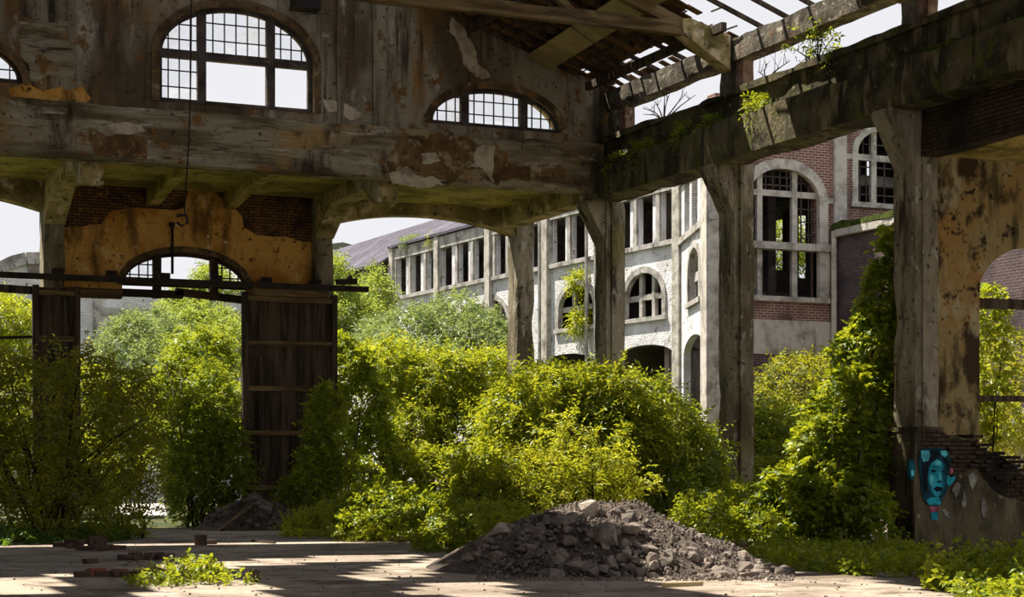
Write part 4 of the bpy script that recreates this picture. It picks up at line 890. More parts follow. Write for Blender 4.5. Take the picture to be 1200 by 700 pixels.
# hollow rooms: floor slabs, dark side walls, rear wall with openings to the trees
YB = YR + 7; x_r = onY(846, 0, YB).x
def rr_(px0, px1, py1, py0):
    a, b = onY(px0, py0, YB), onY(px1, py1, YB); return rect(a.x, b.x, a.z, b.z)
m = MB(); panel(m, Frame((0, YB, 0), (1, 0, 0), (0, 1, 0)), rect(x_r, 52, -.1, 13), [rr_(900, 922, 248, 316), rr_(936, 951, 252, 326), rr_(884, 893, 292, 338), rr_(957, 966, 262, 300), rr_(1016, 1024, 170, 230)], 0, .3); part('rear_wall', m, M['dark_room'], rbld)
m = MB(); m.box((x_r, YR + .6, 6.4), (52, YB, 6.7)); m.box((wb_s + 1.3, YR + .5, 10.7), (52, YB, 11.0)); m.prism([(x_l + .5, YR + .6, 0), (x_r, YB, 0), (x_r + .3, YB, 0), (x_l + .9, YR + .6, 0)], (0, 0, 13)); m.prism([(x_l + .5, YR + .5, 12.9), (52, YR + .5, 12.9), (52, YB, 12.9), (x_r, YB, 12.9)], (0, 0, .2)); part('interior', m, M['dark_room'], rbld)
m = MB(); a = onY(905, 0, YR + 3).x; b = onY(954, 0, YR + 3).x; m.box((a - .15, YR + 3, 6.7), (a + .15, YR + 3.3, 12.8)); m.box((b - .15, YR + 3, 6.7), (b + .15, YR + 3.3, 12.8)); m.box((a - 2, YR + 3.1, 6.7), (b + 2, YR + 3.2, 7.35)); part('inner_pillars', m, M['dark_room'], rbld)
# low annex with mossy coping
AX = rp(977, 300)[0]; anx = thing('brick_annex', 'low dark brick annex with a moss-covered coping', 'building', (AX + 3, YR - 4, 0))
za = rp(977, 279)[1]
m = MB(); rough_box(m, (AX, YR - 9.5, -.1), (AX + 7, YR - .02, za), .6, .01, .03, 3); part('wall', m, M['purple_brick'], anx)
m = MB(); m.box((AX - .18, YR - 9.7, za), (AX + 7.1, YR - .13, za + .22)); part('coping', m, M['pale_concrete'], anx)
m = MB(); rough_box(m, (AX - .2, YR - 9.75, za + .2), (AX + 7, YR - .13, za + .42), .16, .08, .02, 5); part('moss', m, M['moss'], anx)
m = MB(); m.tube([(AX - .12, YR - .2, 0), (AX - .12, YR - .2, za)], .09, .09, 8); part('downpipe', m, M['pale_concrete'], anx)

# white building far off through the doorway and open bay
FY = Frame((0, 78, 0), (1, 0, 0), (0, 1, 0)); q = FY.px
yb = thing('far_white_building', 'distant whitewashed brick shed seen through the doorway and open bay', 'building', FY.p(13, 0, 0))
g0, g1 = q(-60, 320)[0], q(100, 320)[0]
gp_ = [(q(x, y)) for x, y in ((-60, 318), (-10, 312), (0, 310), (14, 303), (30, 299), (46, 299), (70, 304), (90, 312))]
m = MB(); panel(m, FY, [(g0, -.1), (q(90, 400)[0], -.1)] + gp_[::-1], [], 0, .5); part('gable_wall', m, M['white_brick'], yb)
m = MB(); pts = gp_; 
for i in range(len(pts) - 1): m.bar(FY.p(pts[i][0], pts[i][1] - .15, -.05), FY.p(pts[i + 1][0], pts[i + 1][1] - .15, -.05), .3, .5)
part('gable_band', m, M['grey_trim'], yb)
m = MB(); panel(m, FY, [(q(85, 400)[0], -.1), (q(300, 400)[0], -.1), q(300, 352), q(200, 348), q(90, 342)], [rect(q(166, 400)[0], q(186, 400)[0], q(170, 420)[1], q(170, 372)[1])], 0, .5); part('wall', m, M['white_brick'], yb)
a, b = q(109, 400)[0], q(118, 400)[0]; m = MB(); fbox(m, FY, a, b, -.1, q(110, 344)[1] + .2, -.15, .2); part('pilaster', m, M['grey_trim'], yb)
z0 = q(150, 366)[1]; m = MB(); fbox(m, FY, b, q(300, 400)[0], z0 - .15, z0 + .15, -.12, .2); part('string_course', m, M['grey_trim'], yb)
m = MB(); fbox(m, FY, q(100, 400)[0], q(300, 400)[0], -.1, 6, 4, 4.2); part('interior', m, M['dark_room'], yb)
a, b = q(33, 320)[0], q(45, 320)[0]; m = MB(); fbox(m, FY, a, b, q(38, 322)[1], q(38, 309)[1], -.12, .1); part('window', m, M['dark_room'], yb)
# hill
m = MB(); hv = [at(-300, 480, 420), at(150, 420, 420), at(330, 300, 420), at(385, 286, 420), at(402, 284, 420), at(424, 290, 420), at(470, 320, 420), at(620, 380, 420), at(900, 420, 420), at(1500, 480, 420)]
vv = []; ff = []
for i, p in enumerate(hv):
    vv += [(p.x, p.y, -1), tuple(p), (p.x + 30, p.y + 160, p.z * .9 + 2), (p.x + 60, p.y + 300, -1)]
for i in range(len(hv) - 1):
    for k in range(3): ff.append((i * 4 + k, i * 4 + 4 + k, i * 4 + 5 + k, i * 4 + 1 + k))
m.add(vv, ff); h_ = m.build('hill', M['hill']); tag(h_, 'distant grey hill on the horizon beyond the slate roof', 'hill', None, 'structure')

# ---------------------------------------------------------------- earth mound and rubble
def mound_h(l, w):
    u = (l - 1.3) / (2.75 if l > 1.3 else 2.7); v = (w - 28.0) / (2.8 if w < 28 else 3.2)
    r = math.sqrt(u * u + v * v); h = 1.16 * max(0.0, 1 - r ** 1.15)
    h = min(h, .74 + .22 * h); p = Vector((l * 1.3, w * 1.3, 2))
    return h + (noise.noise(p) * .16 + noise.noise(p * 3.1) * .06 + noise.noise(p * 8) * .025) * min(1, h * 3)
mb = MB(); n1, n2 = 110, 100; V = []; Fc = []
for i in range(n1 + 1):
    for j in range(n2 + 1):
        l, w = -1.9 + 6.3 * i / n1, 24.9 + 6.6 * j / n2; h = mound_h(l, w); x, y = cam_lw(l, w); V.append((x, y, h - .03))
for i in range(n1):
    for j in range(n2):
        a = i * (n2 + 1) + j; q4 = (a, a + n2 + 1, a + n2 + 2, a + 1)
        if max(V[k][2] for k in q4) > -.029: Fc.append(q4)
mb.add(V, Fc); mound = solo('earth_mound', mb, M['earth'], 'dark earth mound heaped in the middle of the hall floor', 'mound')
def rock_mesh(seed, n=16):
    r = random.Random(seed); bm = bmesh.new()
    for _ in range(n):
        v = Vector((r.gauss(0, 1), r.gauss(0, 1), r.gauss(0, 1))).normalized()
        v = Vector([max(-.72, min(.72, c * 1.05)) for c in v]); bm.verts.new(v * .5 / .72)
    res = bmesh.ops.convex_hull(bm, input=bm.verts); bmesh.ops.delete(bm, geom=[g for g in res['geom_interior'] if isinstance(g, bmesh.types.BMVert)], context='VERTS')
    bmesh.ops.bevel(bm, geom=bm.edges[:], offset=.03, segments=1, affect='EDGES')
    me = bpy.data.meshes.new('rubble_stone'); bm.to_mesh(me); bm.free(); box_uv(me, Vector()); return me
rocks = {m_: [rock_mesh(s + (50 if m_ == 'stone_pale' else 0)) for s in range(10)] for m_ in ('stone', 'stone_pale', 'earth')}
for k, l in rocks.items():
    for me in l: me.materials.append(M[k])
rr = random.Random(3)
def rock(l, w, size, label, group=None, mat='stone', flat=1.0, z=None, rz=None, sink=.3):
    o = bpy.data.objects.new('rubble_stone', rr.choice(rocks[mat])); C.objects.link(o); x, y = cam_lw(l, w)
    s = Vector((size * rr.uniform(.8, 1.3), size * rr.uniform(.7, 1.1), size * rr.uniform(.6, .9) * flat)); o.scale = s
    o.location = (x, y, (max(0, mound_h(l, w)) if z is None else z) + s.z * (.5 - sink)); o.rotation_euler = (rr.uniform(-.35, .35), rr.uniform(-.35, .35), rr.uniform(0, 6.3) if rz is None else rz)
    return tag(o, label, 'stone', group, 'thing')
def lw(px, d): return ((px - 600) / FPX * d, d)
rock(*lw(714, 26.15), .44, 'big grey angular stone standing out on the front of the earth mound')
rock(*lw(690, 27.2), .34, 'pale jagged stone at the crest of the earth mound', mat='stone_pale')
rock(*lw(585, 27.6), .55, 'pale flat stone slab leaning out of the dark soil under the bushes', mat='stone_pale', flat=.5)
rock(*lw(667, 25.5), .3, 'squarish stone low on the mound, half buried in smaller stones')
for k in range(62):
    px = rr.uniform(640, 880); d = rr.uniform(25.2, 26.3); rock(*lw(px, d), rr.uniform(.09, .27), 'grey broken stone in the band along the foot of the earth mound', 'stones along the foot of the mound')
for k in range(60):
    px = rr.uniform(600, 760); d = rr.uniform(25.9, 27.4); rock(*lw(px, d), rr.uniform(.07, .24), 'grey broken stone scattered over the front slope of the earth mound', 'stones on the front slope of the mound')
for k in range(40):
    px = rr.uniform(745, 900); d = rr.uniform(25.9, 27.6); rock(*lw(px, d), rr.uniform(.05, .16), 'small stone on the lit flank of the earth mound towards the ivy', 'stones on the lit flank of the mound', 'stone_pale' if rr.random() < .3 else 'stone')
for k in range(14):
    px = rr.uniform(866, 925); d = rr.uniform(25.6, 26.8); rock(*lw(px, d), rr.uniform(.12, .3), 'stone at the tail of the mound beside the bright ground creeper', 'stones at the tail of the mound')
for k in range(16):
    px = rr.uniform(545, 640); d = rr.uniform(26.2, 27.8); rock(*lw(px, d), rr.uniform(.08, .22), 'stone in the dark shoulder of the mound under the bushes', 'stones under the bushes')
gm = MB(); bm_cache = [(-.5, -.5, -.3), (.5, -.5, -.4), (.5, .4, -.3), (-.4, .5, -.3), (-.3, -.3, .4), (.35, -.3, .3), (.3, .3, .45), (-.3, .3, .3)]
for k in range(2600):
    px = rr.uniform(560, 930); d = rr.uniform(24.6, 28.2); l, w = lw(px, d); h = max(0, mound_h(l, w)); s = rr.uniform(.015, .06); x, y = cam_lw(l, w); a = rr.uniform(0, 6.3); c_, s_ = math.cos(a), math.sin(a)
    gm.add([(x + (v[0] * c_ - v[1] * s_) * s, y + (v[0] * s_ + v[1] * c_) * s, h + (v[2] + .2) * s) for v in bm_cache], [(0,3,2,1),(4,5,6,7),(0,1,5,4),(1,2,6,5),(2,3,7,6),(3,0,4,7)])
tag(gm.build('gravel', M['stone']), 'loose gravel and crumbs over the earth mound and at its foot', 'gravel', None, 'stuff')
gm = MB()
for k in range(520):
    px, py = rr.uniform(-30, 1230), 632 + 75 * rr.random() ** 1.3; p = onZ(px, py); s = rr.uniform(.01, .035); a = rr.uniform(0, 6.3); c_, s_ = math.cos(a), math.sin(a)
    gm.add([(p.x + (v[0] * c_ - v[1] * s_) * s, p.y + (v[0] * s_ + v[1] * c_) * s, (v[2] + .25) * s) for v in bm_cache], [(0,3,2,1),(4,5,6,7),(0,1,5,4),(1,2,6,5),(2,3,7,6),(3,0,4,7)])
tag(gm.build('grit', M['stone']), 'grit and crumbs strewn over the hall floor', 'gravel', None, 'stuff')
# flat slab pieces beside the mound
for (px, py, L, W, lab, rz) in ((598, 664, .95, .55, 'flat broken concrete slab lying at the near foot of the mound', .3), (560, 667, .9, .4, 'thin pale slab lying flat on the floor just left of the broken slab', -.2)):
    p = onZ(px, py); m = MB(); rough_box(m, (p.x - L / 2, p.y - W / 2, .0), (p.x + L / 2, p.y + W / 2, .14 if 'broken' in lab else .05), .12, .02, .05, px); solo('concrete_slab', m, M['stone'] if 'broken' in lab else M['stone_pale'], lab, 'slab')
p = onZ(800, 688); m = MB(); m.bar((p.x - .3, p.y, .03), (p.x + .35, p.y + .1, .03), .05, .05); solo('wood_stick', m, M['board'], 'short pale stick on the floor in front of the mound', 'stick')
m = MB(); m.bar(onZ(468, 634, .03), onZ(520, 631, .03), .07, .05); solo('wood_batten', m, M['timber'], 'thin batten lying on the floor by the low creeper mound', 'stick')
m = MB(); m.bar(onZ(690, 634, .03) if False else onZ(296, 634, .03), onZ(322, 636, .03), .06, .04); solo('wood_batten', m, M['dark_timber'], 'thin dark batten on the sunlit streak below the plank door', 'stick')
def brick(px, py, label, group, mat='brick_loose', lift=0, rz=None, tilt=0, sz=(.25, .12, .085)):
    p = onZ(px, py); m = MB(); rough_box(m, (-sz[0] / 2, -sz[1] / 2, 0), (sz[0] / 2, sz[1] / 2, sz[2]), .05, .004, .014, px * .37)
    o = m.build('loose_brick', M[mat], origin=(0, 0, 0)); o.location = (p.x, p.y, lift); o.rotation_euler = (tilt, 0, rr.uniform(-.6, .6) if rz is None else rz); return tag(o, label, 'brick', group, 'thing')
for k in range(12):
    brick(72 + k * 6.1 + rr.uniform(-2, 2), rr.uniform(640, 646), 'dark loose brick in the long row lying before the big left bush', 'bricks in the long row', lift=0)
for k in range(3): brick(84 + k * 13, 643, 'dark loose brick lying on top of the long row before the left bush', 'bricks on top of the long row', lift=.087)
brick(115, 641, 'upturned dark block at the end of the long brick row', None, sz=(.3, .2, .2))
brick(106, 661, 'single loose brick alone on the shaded floor', None)
for k in range(9): brick(146 + k * 6.3, rr.uniform(653, 658), 'crumbled brick in the dark scatter behind the foreground weed', 'bricks behind the foreground weed', 'brick_loose' if k % 3 else 'earth')
for k in range(7): brick(98 + k * 11, rr.uniform(671, 677), 'worn brick in the near pair of heaps beside the foreground weed', 'bricks beside the foreground weed')
brick(114, 676, 'red brick standing out in the near heap beside the foreground weed', None, 'brick_red', sz=(.22, .14, .12), rz=.1)
brick(140, 675, 'pinkish brick leaning in the near heap next to the weed', None, 'brick_red', tilt=.3, rz=.2)
brick(235, 639, 'upright dark cement block on the sunlit streak of floor', None, sz=(.2, .2, .2), rz=.1)
brick(247, 638, 'flat piece lying against the upright cement block', None, sz=(.22, .14, .09), rz=.1)
brick(296, 682, 'dark half brick by the edge of the foreground weed', None, sz=(.2, .16, .16), rz=.1)
# debris heap before the plank door
mb = MB(); c0 = at(300, 600, 44.5); V = []; Fc = []
for i in range(41):
    for j in range(31):
        u, v = -1.7 + 3.4 * i / 40, -1.2 + 2.4 * j / 30; r = math.sqrt((u / 1.7) ** 2 + (v / 1.2) ** 2); p = Vector((u * 2, v * 2, 7))
        h = .95 * max(0, 1 - r) + (noise.noise(p) * .16 + noise.noise(p * 3) * .1) * min(1, max(0, 1 - r) * 4); V.append((c0.x + u, c0.y + v, h - .03))
for i in range(40):
    for j in range(30): a = i * 31 + j; Fc.append((a, a + 31, a + 32, a + 1))
mb.add(V, Fc); solo('debris_heap', mb, M['earth'], 'dark heap of debris at the foot of the plank door', 'heap')
for k in range(46):
    u, v = rr.uniform(-1.4, 1.4), rr.uniform(-1.1, .5); h = .8 * max(0, 1 - math.sqrt((u / 1.7) ** 2 + (v / 1.2) ** 2)); x, y = c0.x + u, c0.y + v
    o = bpy.data.objects.new('rubble_stone', rr.choice(rocks['earth' if rr.random() < .7 else 'stone'])); C.objects.link(o); s = rr.uniform(.1, .3); o.scale = (s * 1.3, s, s * .6); o.location = (x, y, h + s * .1); o.rotation_euler = (rr.uniform(-.5, .5), rr.uniform(-.5, .5), rr.uniform(0, 6)); tag(o, 'broken piece in the dark debris heap by the plank door', 'stone', 'pieces of the debris heap', 'thing')
m = MB(); m.bar(c0 + Vector((-1.3, -1.2, -.5)), c0 + Vector((-.3, -.6, .15)), .1, .03); m.v = [(a, b, max(c, .01)) for a, b, c in m.v]; solo('wood_plank', m, M['timber'], 'pale plank sticking out of the debris heap', 'plank')
# rubble at the foot of the plinth wall
for k in range(26):
    p = onZ(rr.uniform(1085, 1215), rr.uniform(640, 662)); o = bpy.data.objects.new('rubble_stone', rr.choice(rocks['earth'])); C.objects.link(o); s = rr.uniform(.1, .32); o.scale = (s * 1.2, s, s * .7); o.location = (p.x, p.y, s * .25); o.rotation_euler = (rr.uniform(-.4, .4), rr.uniform(-.4, .4), rr.uniform(0, 6)); tag(o, 'dark rubble piece at the foot of the painted plinth wall', 'stone', 'rubble under the painted wall', 'thing')

# ---------------------------------------------------------------- vegetation (px, py, depth, rx, ry, thickness)
# beyond the hall
bush('tree', 'yellow-green young tree rising beside the rear column in front of the slate roof', 'tree', [(390, 330, 72, 18, 38, 1.3), (398, 372, 72, 26, 40, 1.6), (438, 345, 74, 18, 36, 1.2), (425, 385, 72, 30, 40, 1.5)], 'leaf_far', 1, 26, .17, .8, 8, group=None, nst=6, base=(at(410, 545, 72).x, at(410, 545, 72).y, 0), inner=6, sub=7)
bush('shrub_tree', 'grey-green rounded trees below the pillared gallery', 'tree', [(480, 395, 66, 42, 44, 2.0), (530, 388, 66, 42, 52, 2.2), (570, 402, 65, 30, 46, 1.8), (450, 420, 64, 40, 40, 1.8), (520, 440, 64, 70, 50, 2)], 'leaf_grey', 2, 24, .16, .7, 8, nst=8, base=(at(520, 545, 66).x, at(520, 545, 66).y, 0), inner=6, sub=9)
bush('tree', 'grey-green tree filling the doorway beyond the hall', 'tree', [(152, 405, 66, 34, 45, 1.8), (165, 440, 65, 40, 50, 1.8), (190, 390, 69, 24, 32, 1.4)], 'leaf_grey', 3, 24, .15, .7, 8, nst=6, base=(at(155, 545, 66).x, at(155, 545, 66).y, 0), inner=6, sub=8)
bush('tree', 'tall yellowish tree behind the doorway seen through the lunette', 'tree', [(235, 385, 72, 48, 34, 2.0), (262, 410, 70, 36, 44, 1.8), (215, 355, 74, 26, 26, 1.4), (250, 330, 74, 26, 20, 1.2), (205, 440, 66, 30, 60, 1.5)], 'leaf_far', 4, 24, .16, .7, 8, nst=8, base=(at(240, 545, 71).x, at(240, 545, 71).y, 0), inner=6, sub=8)
bush('tree', 'bright tree under the lower beam of the open bay', 'tree', [(8, 372, 60, 34, 32, 1.8), (30, 400, 60, 30, 32, 1.6), (-25, 390, 60, 34, 50, 1.6)], 'leaf_yellow', 5, 26, .16, .7, 8, nst=6, base=(at(10, 545, 60).x, at(10, 545, 60).y, 0), inner=6, sub=7)
bush('shrub', 'olive shrub growing against the red brick building', 'shrub', [(930, 450, 50, 40, 42, 1.4), (960, 470, 50, 40, 50, 1.4), (905, 480, 50, 30, 50, 1.2)], 'leaf_olive', 6, 26, .13, .7, 9, nst=8, base=(at(935, 545, 50).x, at(935, 545, 50).y, 0), inner=5, sub=7)
bush('shrub', 'olive shrub seen through the arched opening', 'shrub', [(1185, 450, 44, 40, 62, 1.6), (1230, 470, 44, 40, 80, 1.6), (1160, 500, 43, 30, 40, 1.2)], 'leaf_olive', 7, 26, .13, .6, 9, nst=5, base=(at(1195, 545, 44).x, at(1195, 545, 44).y, 0), inner=5)
bush('tree', 'tree standing behind the red brick block, seen through its empty window', 'tree', [(905, 290, 72, 40, 40, 2), (945, 265, 72, 36, 34, 2)], 'leaf_mid', 8, 22, .17, .7, 8, nst=4, base=(at(915, 545, 72).x, at(915, 545, 72).y, 0), inner=4)
bush('bush', 'sunlit yellow-green thicket beyond the open bay, behind the large dark bush', 'bush', [(20, 470, 55, 60, 50, 1.4), (95, 470, 55.5, 50, 50, 1.4), (60, 540, 54, 90, 60, 1.5), (150, 500, 56, 36, 60, 1.2), (118, 560, 54, 40, 40, 1.1)], 'leaf_yellow', 9, 26, .15, .6, 9, .42, nst=6, base=(at(70, 545, 55).x, at(70, 545, 55).y, 0), inner=12, sub=7, shoots=60)
# hall bushes
bush('bush', 'large dark feathery bush at the left edge of the hall', 'bush', [(25, 470, 38.5, 62, 66, 1.3), (95, 460, 38.5, 60, 58, 1.3), (150, 470, 39.5, 36, 46, 1.0), (40, 550, 38, 80, 66, 1.3), (120, 550, 38.5, 52, 62, 1.2), (150, 520, 39, 36, 60, 1.0), (60, 600, 37.5, 90, 36, 1.2), (-40, 520, 38, 50, 110, 1.3)], 'leaf_olive', 10, 15, .15, .62, 11, .34, nst=14, inner=0, shell=.30, droop=.8, base=(at(60, 632, 38.5).x, at(60, 632, 38.5).y, 0), stem_r=.04, sub=7, shoots=120)
bush('bush', 'tall dark bush in the doorway beside the plank door', 'bush', [(240, 425, 52, 42, 44, 1.0), (216, 450, 51.5, 34, 46, 1.0), (250, 480, 49.5, 36, 60, .9), (225, 520, 47.5, 48, 70, 1.1), (238, 570, 46, 54, 50, 1.1), (262, 540, 46.5, 26, 60, .8)], 'leaf_mid', 11, 30, .14, .55, 10, .38, nst=8, base=(at(232, 615, 45.5).x, at(232, 615, 45.5).y, 0), sub=7, shoots=60, inner=24)
bush('bush', 'bright leafy plant poking out at the foot of the large left bush', 'bush', [(150, 612, 38.5, 18, 18, .5), (165, 605, 38.8, 12, 22, .4), (138, 618, 38.3, 14, 12, .4)], 'leaf_yellow', 12, 40, .11, .35, 7, .5, nst=4, base=(at(152, 632, 38.5).x, at(152, 632, 38.5).y, 0), inner=4)
bush('vine_mound', 'vine-smothered mound climbing against the plank door', 'bush', [(408, 430, 52.6, 28, 36, .9), (424, 476, 52.6, 30, 56, 1.0), (438, 530, 52.6, 26, 48, 1.0), (418, 560, 51, 30, 30, .8), (380, 490, 46.6, 18, 50, .7), (382, 540, 46, 28, 46, .8), (366, 574, 45.5, 34, 30, .8), (402, 406, 52.6, 14, 16, .5)], 'leaf_ivy', 13, 44, .13, .36, 7, .7, nst=4, base=(at(405, 610, 46).x, at(405, 610, 46).y, 0), droop=.9, lumpy=.16, sub=8)
bush('bush', 'wide yellow-green bush between the plank door and the corner column', 'bush', [(478, 440, 55.5, 44, 40, 1.3), (522, 446, 55, 46, 42, 1.3), (572, 446, 55.5, 42, 42, 1.3), (490, 510, 54.5, 46, 50, 1.2), (555, 505, 54.5, 56, 54, 1.2), (510, 565, 53, 70, 44, 1.2), (452, 416, 56, 24, 22, .9)], 'leaf_yellow', 14, 28, .15, .62, 9, .4, nst=10, base=(at(510, 545, 54).x, at(510, 545, 54).y, 0), sub=8, shoots=110, inner=26)
bush('bush', 'big rounded bush in the middle in front of the corner column', 'bush', [(640, 465, 38.5, 64, 44, 1.4), (700, 460, 38.5, 50, 36, 1.3), (605, 500, 38, 44, 56, 1.2), (660, 530, 38.4, 90, 76, 1.5), (590, 560, 37.5, 50, 50, 1.1), (735, 500, 38.4, 46, 56, 1.3), (565, 590, 37, 36, 30, .9)], 'leaf_yellow', 15, 30, .15, .6, 10, .38, nst=8, base=(at(655, 620, 38.4).x, at(655, 620, 38.4).y, 0), droop=.9, sub=9, shoots=140, inner=22, lumpy=.3)
bush('shrub', 'pale yellow feathery shrub growing on the earth mound', 'shrub', [(660, 510, 30.8, 30, 28, .5), (705, 530, 30.6, 40, 32, .55), (640, 550, 30.5, 34, 34, .55), (680, 570, 30.3, 60, 34, .6), (735, 565, 30.6, 34, 30, .5), (615, 545, 30.6, 22, 16, .4)], 'leaf_yellow', 16, 26, .11, .42, 11, .34, nst=12, base=(*cam_lw(1.25, 30.3), .4), inner=0, shell=.4, tint=(.7, .2), stem_r=.022, shoots=40)
bush('bush', 'dark green bush between the mound shrub and the free-standing column', 'bush', [(775, 505, 39.5, 44, 40, 1.2), (752, 470, 39.5, 36, 30, 1.1), (812, 530, 39.5, 34, 40, 1.0), (780, 570, 38.5, 56, 44, 1.2), (822, 570, 38.5, 30, 36, .9)], 'leaf_mid', 17, 32, .15, .6, 9, .42, nst=8, base=(at(790, 620, 39).x, at(790, 620, 39).y, 0), sub=8, shoots=80)
bush('bush', 'round green bush behind the free-standing column', 'bush', [(905, 500, 44, 34, 34, 1.1), (895, 540, 43.5, 34, 40, 1.0), (930, 530, 44, 24, 30, .9)], 'leaf_mid', 18, 34, .14, .5, 9, .45, nst=6, base=(at(905, 615, 44).x, at(905, 615, 44).y, 0), sub=6, shoots=20)
bush('creeper_mound', 'low rounded mound of creeper left of the earth mound', 'creeper', [(460, 592, 38.5, 60, 30, 1.3), (420, 600, 38.6, 36, 28, 1.0), (510, 600, 38.2, 36, 24, 1.0), (470, 612, 37.6, 72, 18, 1.0)], 'leaf_ivy', 19, 60, .10, .28, 7, .62, nst=0, base=(at(465, 628, 38).x, at(465, 628, 38).y, 0), lumpy=.14, up=.5, sub=4)
bush('creeper_mound', 'trailing creeper spilling between the low mound and the earth mound', 'creeper', [(530, 622, 35, 40, 16, .8), (560, 612, 33, 36, 22, .8), (515, 636, 33, 30, 8, .6), (590, 605, 31.5, 30, 16, .6)], 'leaf_ivy', 20, 56, .10, .3, 7, .55, nst=0, base=(at(540, 636, 34).x, at(540, 636, 34).y, 0), up=.4)
bush('creeper_mound', 'rounded clump of creeper to the right of the earth mound', 'creeper', [(845, 605, 35, 44, 24, 1.0), (885, 618, 34.5, 34, 20, .9), (820, 600, 36, 26, 26, .9), (870, 590, 36.5, 40, 24, 1.0)], 'leaf_ivy', 21, 56, .11, .3, 7, .55, nst=0, base=(at(855, 632, 35).x, at(855, 632, 35).y, 0), lumpy=.16, up=.5, sub=5)
bush('ivy', 'great ivy slope climbing the tall column on the right', 'ivy', [(1042, 300, 36.2, 10, 44, .4), (1034, 350, 36.4, 22, 50, .5), (1020, 410, 36.4, 38, 54, .7), (1005, 470, 36.2, 52, 58, .9), (990, 530, 35.8, 66, 60, 1.0), (970, 570, 35.4, 76, 46, 1.1), (940, 590, 35.4, 60, 36, 1.0), (990, 592, 34.8, 44, 46, .9)], 'leaf_ivy', 22, 52, .14, .36, 7, .72, nst=4, base=(at(990, 640, 35.4).x, at(990, 640, 35.4).y, 0), lumpy=.12, droop=.9, up=.35, sub=6, inner=16)
bush('ivy', 'small ivy vine hanging on the edge of the arched opening', 'ivy', [(1160, 360, 37.2, 20, 26, .35), (1164, 420, 37.2, 16, 56, .35), (1166, 480, 37.2, 14, 40, .3)], 'leaf_ivy', 23, 40, .14, .36, 6, .75, nst=2, base=(at(1162, 545, 37.2).x, at(1162, 545, 37.2).y, .0), inner=0, tint=(.75, .15))
def ground_cover(name, label, outline, mat, seed, n, leaf=.09, hmax=.25, per=6):
    rng = np.random.default_rng(seed); poly = [(onZ(*p).x, onZ(*p).y) for p in outline]; xs = [p[0] for p in poly]; ys = [p[1] for p in poly]; pts = []
    while len(pts) < n:
        p = (rng.uniform(min(xs), max(xs)), rng.uniform(min(ys), max(ys)))
        if inside(p, poly) and noise.noise(Vector((p[0] * 1.5, p[1] * 1.5, seed))) > -.35 + rng.uniform(-.2, .2): pts.append((p[0], p[1], hmax * rng.random() * (.6 + noise.noise(Vector((p[0], p[1], 3))))))
    P = np.array(pts); P[:, 2] = np.maximum(P[:, 2], .03); Q = np.tile([0, 0, 1.0], (n, 1))
    dat = spray_leaves(P, Q, seed, .25, per, leaf, .6, up=.1, out=.35, rnd=.8, droop=.4, tint=(.55, .2)); dat[0][:, 2] = np.maximum(dat[0][:, 2], .01)
    o = leaves_object(name, *dat, M[mat]); return tag(o, label, 'ground cover', None, 'stuff')
ground_cover('creeping_undergrowth', 'bright creeping undergrowth on the ground below the ivy slope', [(880, 650), (900, 634), (960, 634), (1050, 644), (1092, 654), (1092, 678), (1010, 676), (920, 668)], 'leaf_ivy', 31, 2600, .10)
ground_cover('creeping_undergrowth', 'fringe of weeds along the bottom edge beneath the painted wall', [(1085, 690), (1110, 676), (1160, 668), (1230, 664), (1230, 712), (1130, 704)], 'leaf_ivy', 32, 1300, .11, .5)
ground_cover('creeping_undergrowth', 'thin line of weeds at the sunlit edge of the floor by the low creeper mound', [(330, 630), (350, 620), (490, 618), (500, 630), (420, 634)], 'leaf_yellow', 33, 900, .10, .25)
ground_cover('creeping_undergrowth', 'leaf litter and weeds under the large left bush', [(-40, 640), (-40, 622), (130, 618), (150, 634), (60, 640)], 'leaf_dark', 34, 1500, .10, .3)
bush('weed', 'bright leafy weed growing on the floor at the bottom of the picture', 'weed', [(215, 680, 24.2, 48, 24, .6), (178, 690, 23.6, 40, 18, .5), (255, 688, 24.0, 46, 18, .5), (228, 668, 24.4, 34, 14, .45), (284, 696, 23.4, 26, 9, .4), (150, 698, 23.2, 24, 9, .4)], 'leaf_ivy', 24, 60, .085, .26, 8, .6, nst=8, base=(at(215, 703, 23.9).x, at(215, 703, 23.9).y, 0), inner=0, shell=.35, tint=(.5, .25), stem_r=.01)
bush('sapling', 'thin sapling with large leaves at the foot of the tall column', 'sapling', [(1030, 600, 33.5, 10, 26, .25), (1036, 630, 33.4, 12, 18, .25)], 'leaf_mid', 25, 30, .15, .35, 5, .62, nst=3, base=(at(1034, 650, 33.4).x, at(1034, 650, 33.4).y, 0), inner=0, stem_r=.012)
bush('weed', 'young plant standing at the corner of the picture beneath the rubble', 'weed', [(1195, 655, 30, 14, 18, .3), (1205, 675, 29, 20, 14, .3)], 'leaf_ivy', 26, 50, .11, .3, 6, .7, nst=3, base=(at(1198, 690, 29.5).x, at(1198, 690, 29.5).y, 0), inner=0, stem_r=.01)
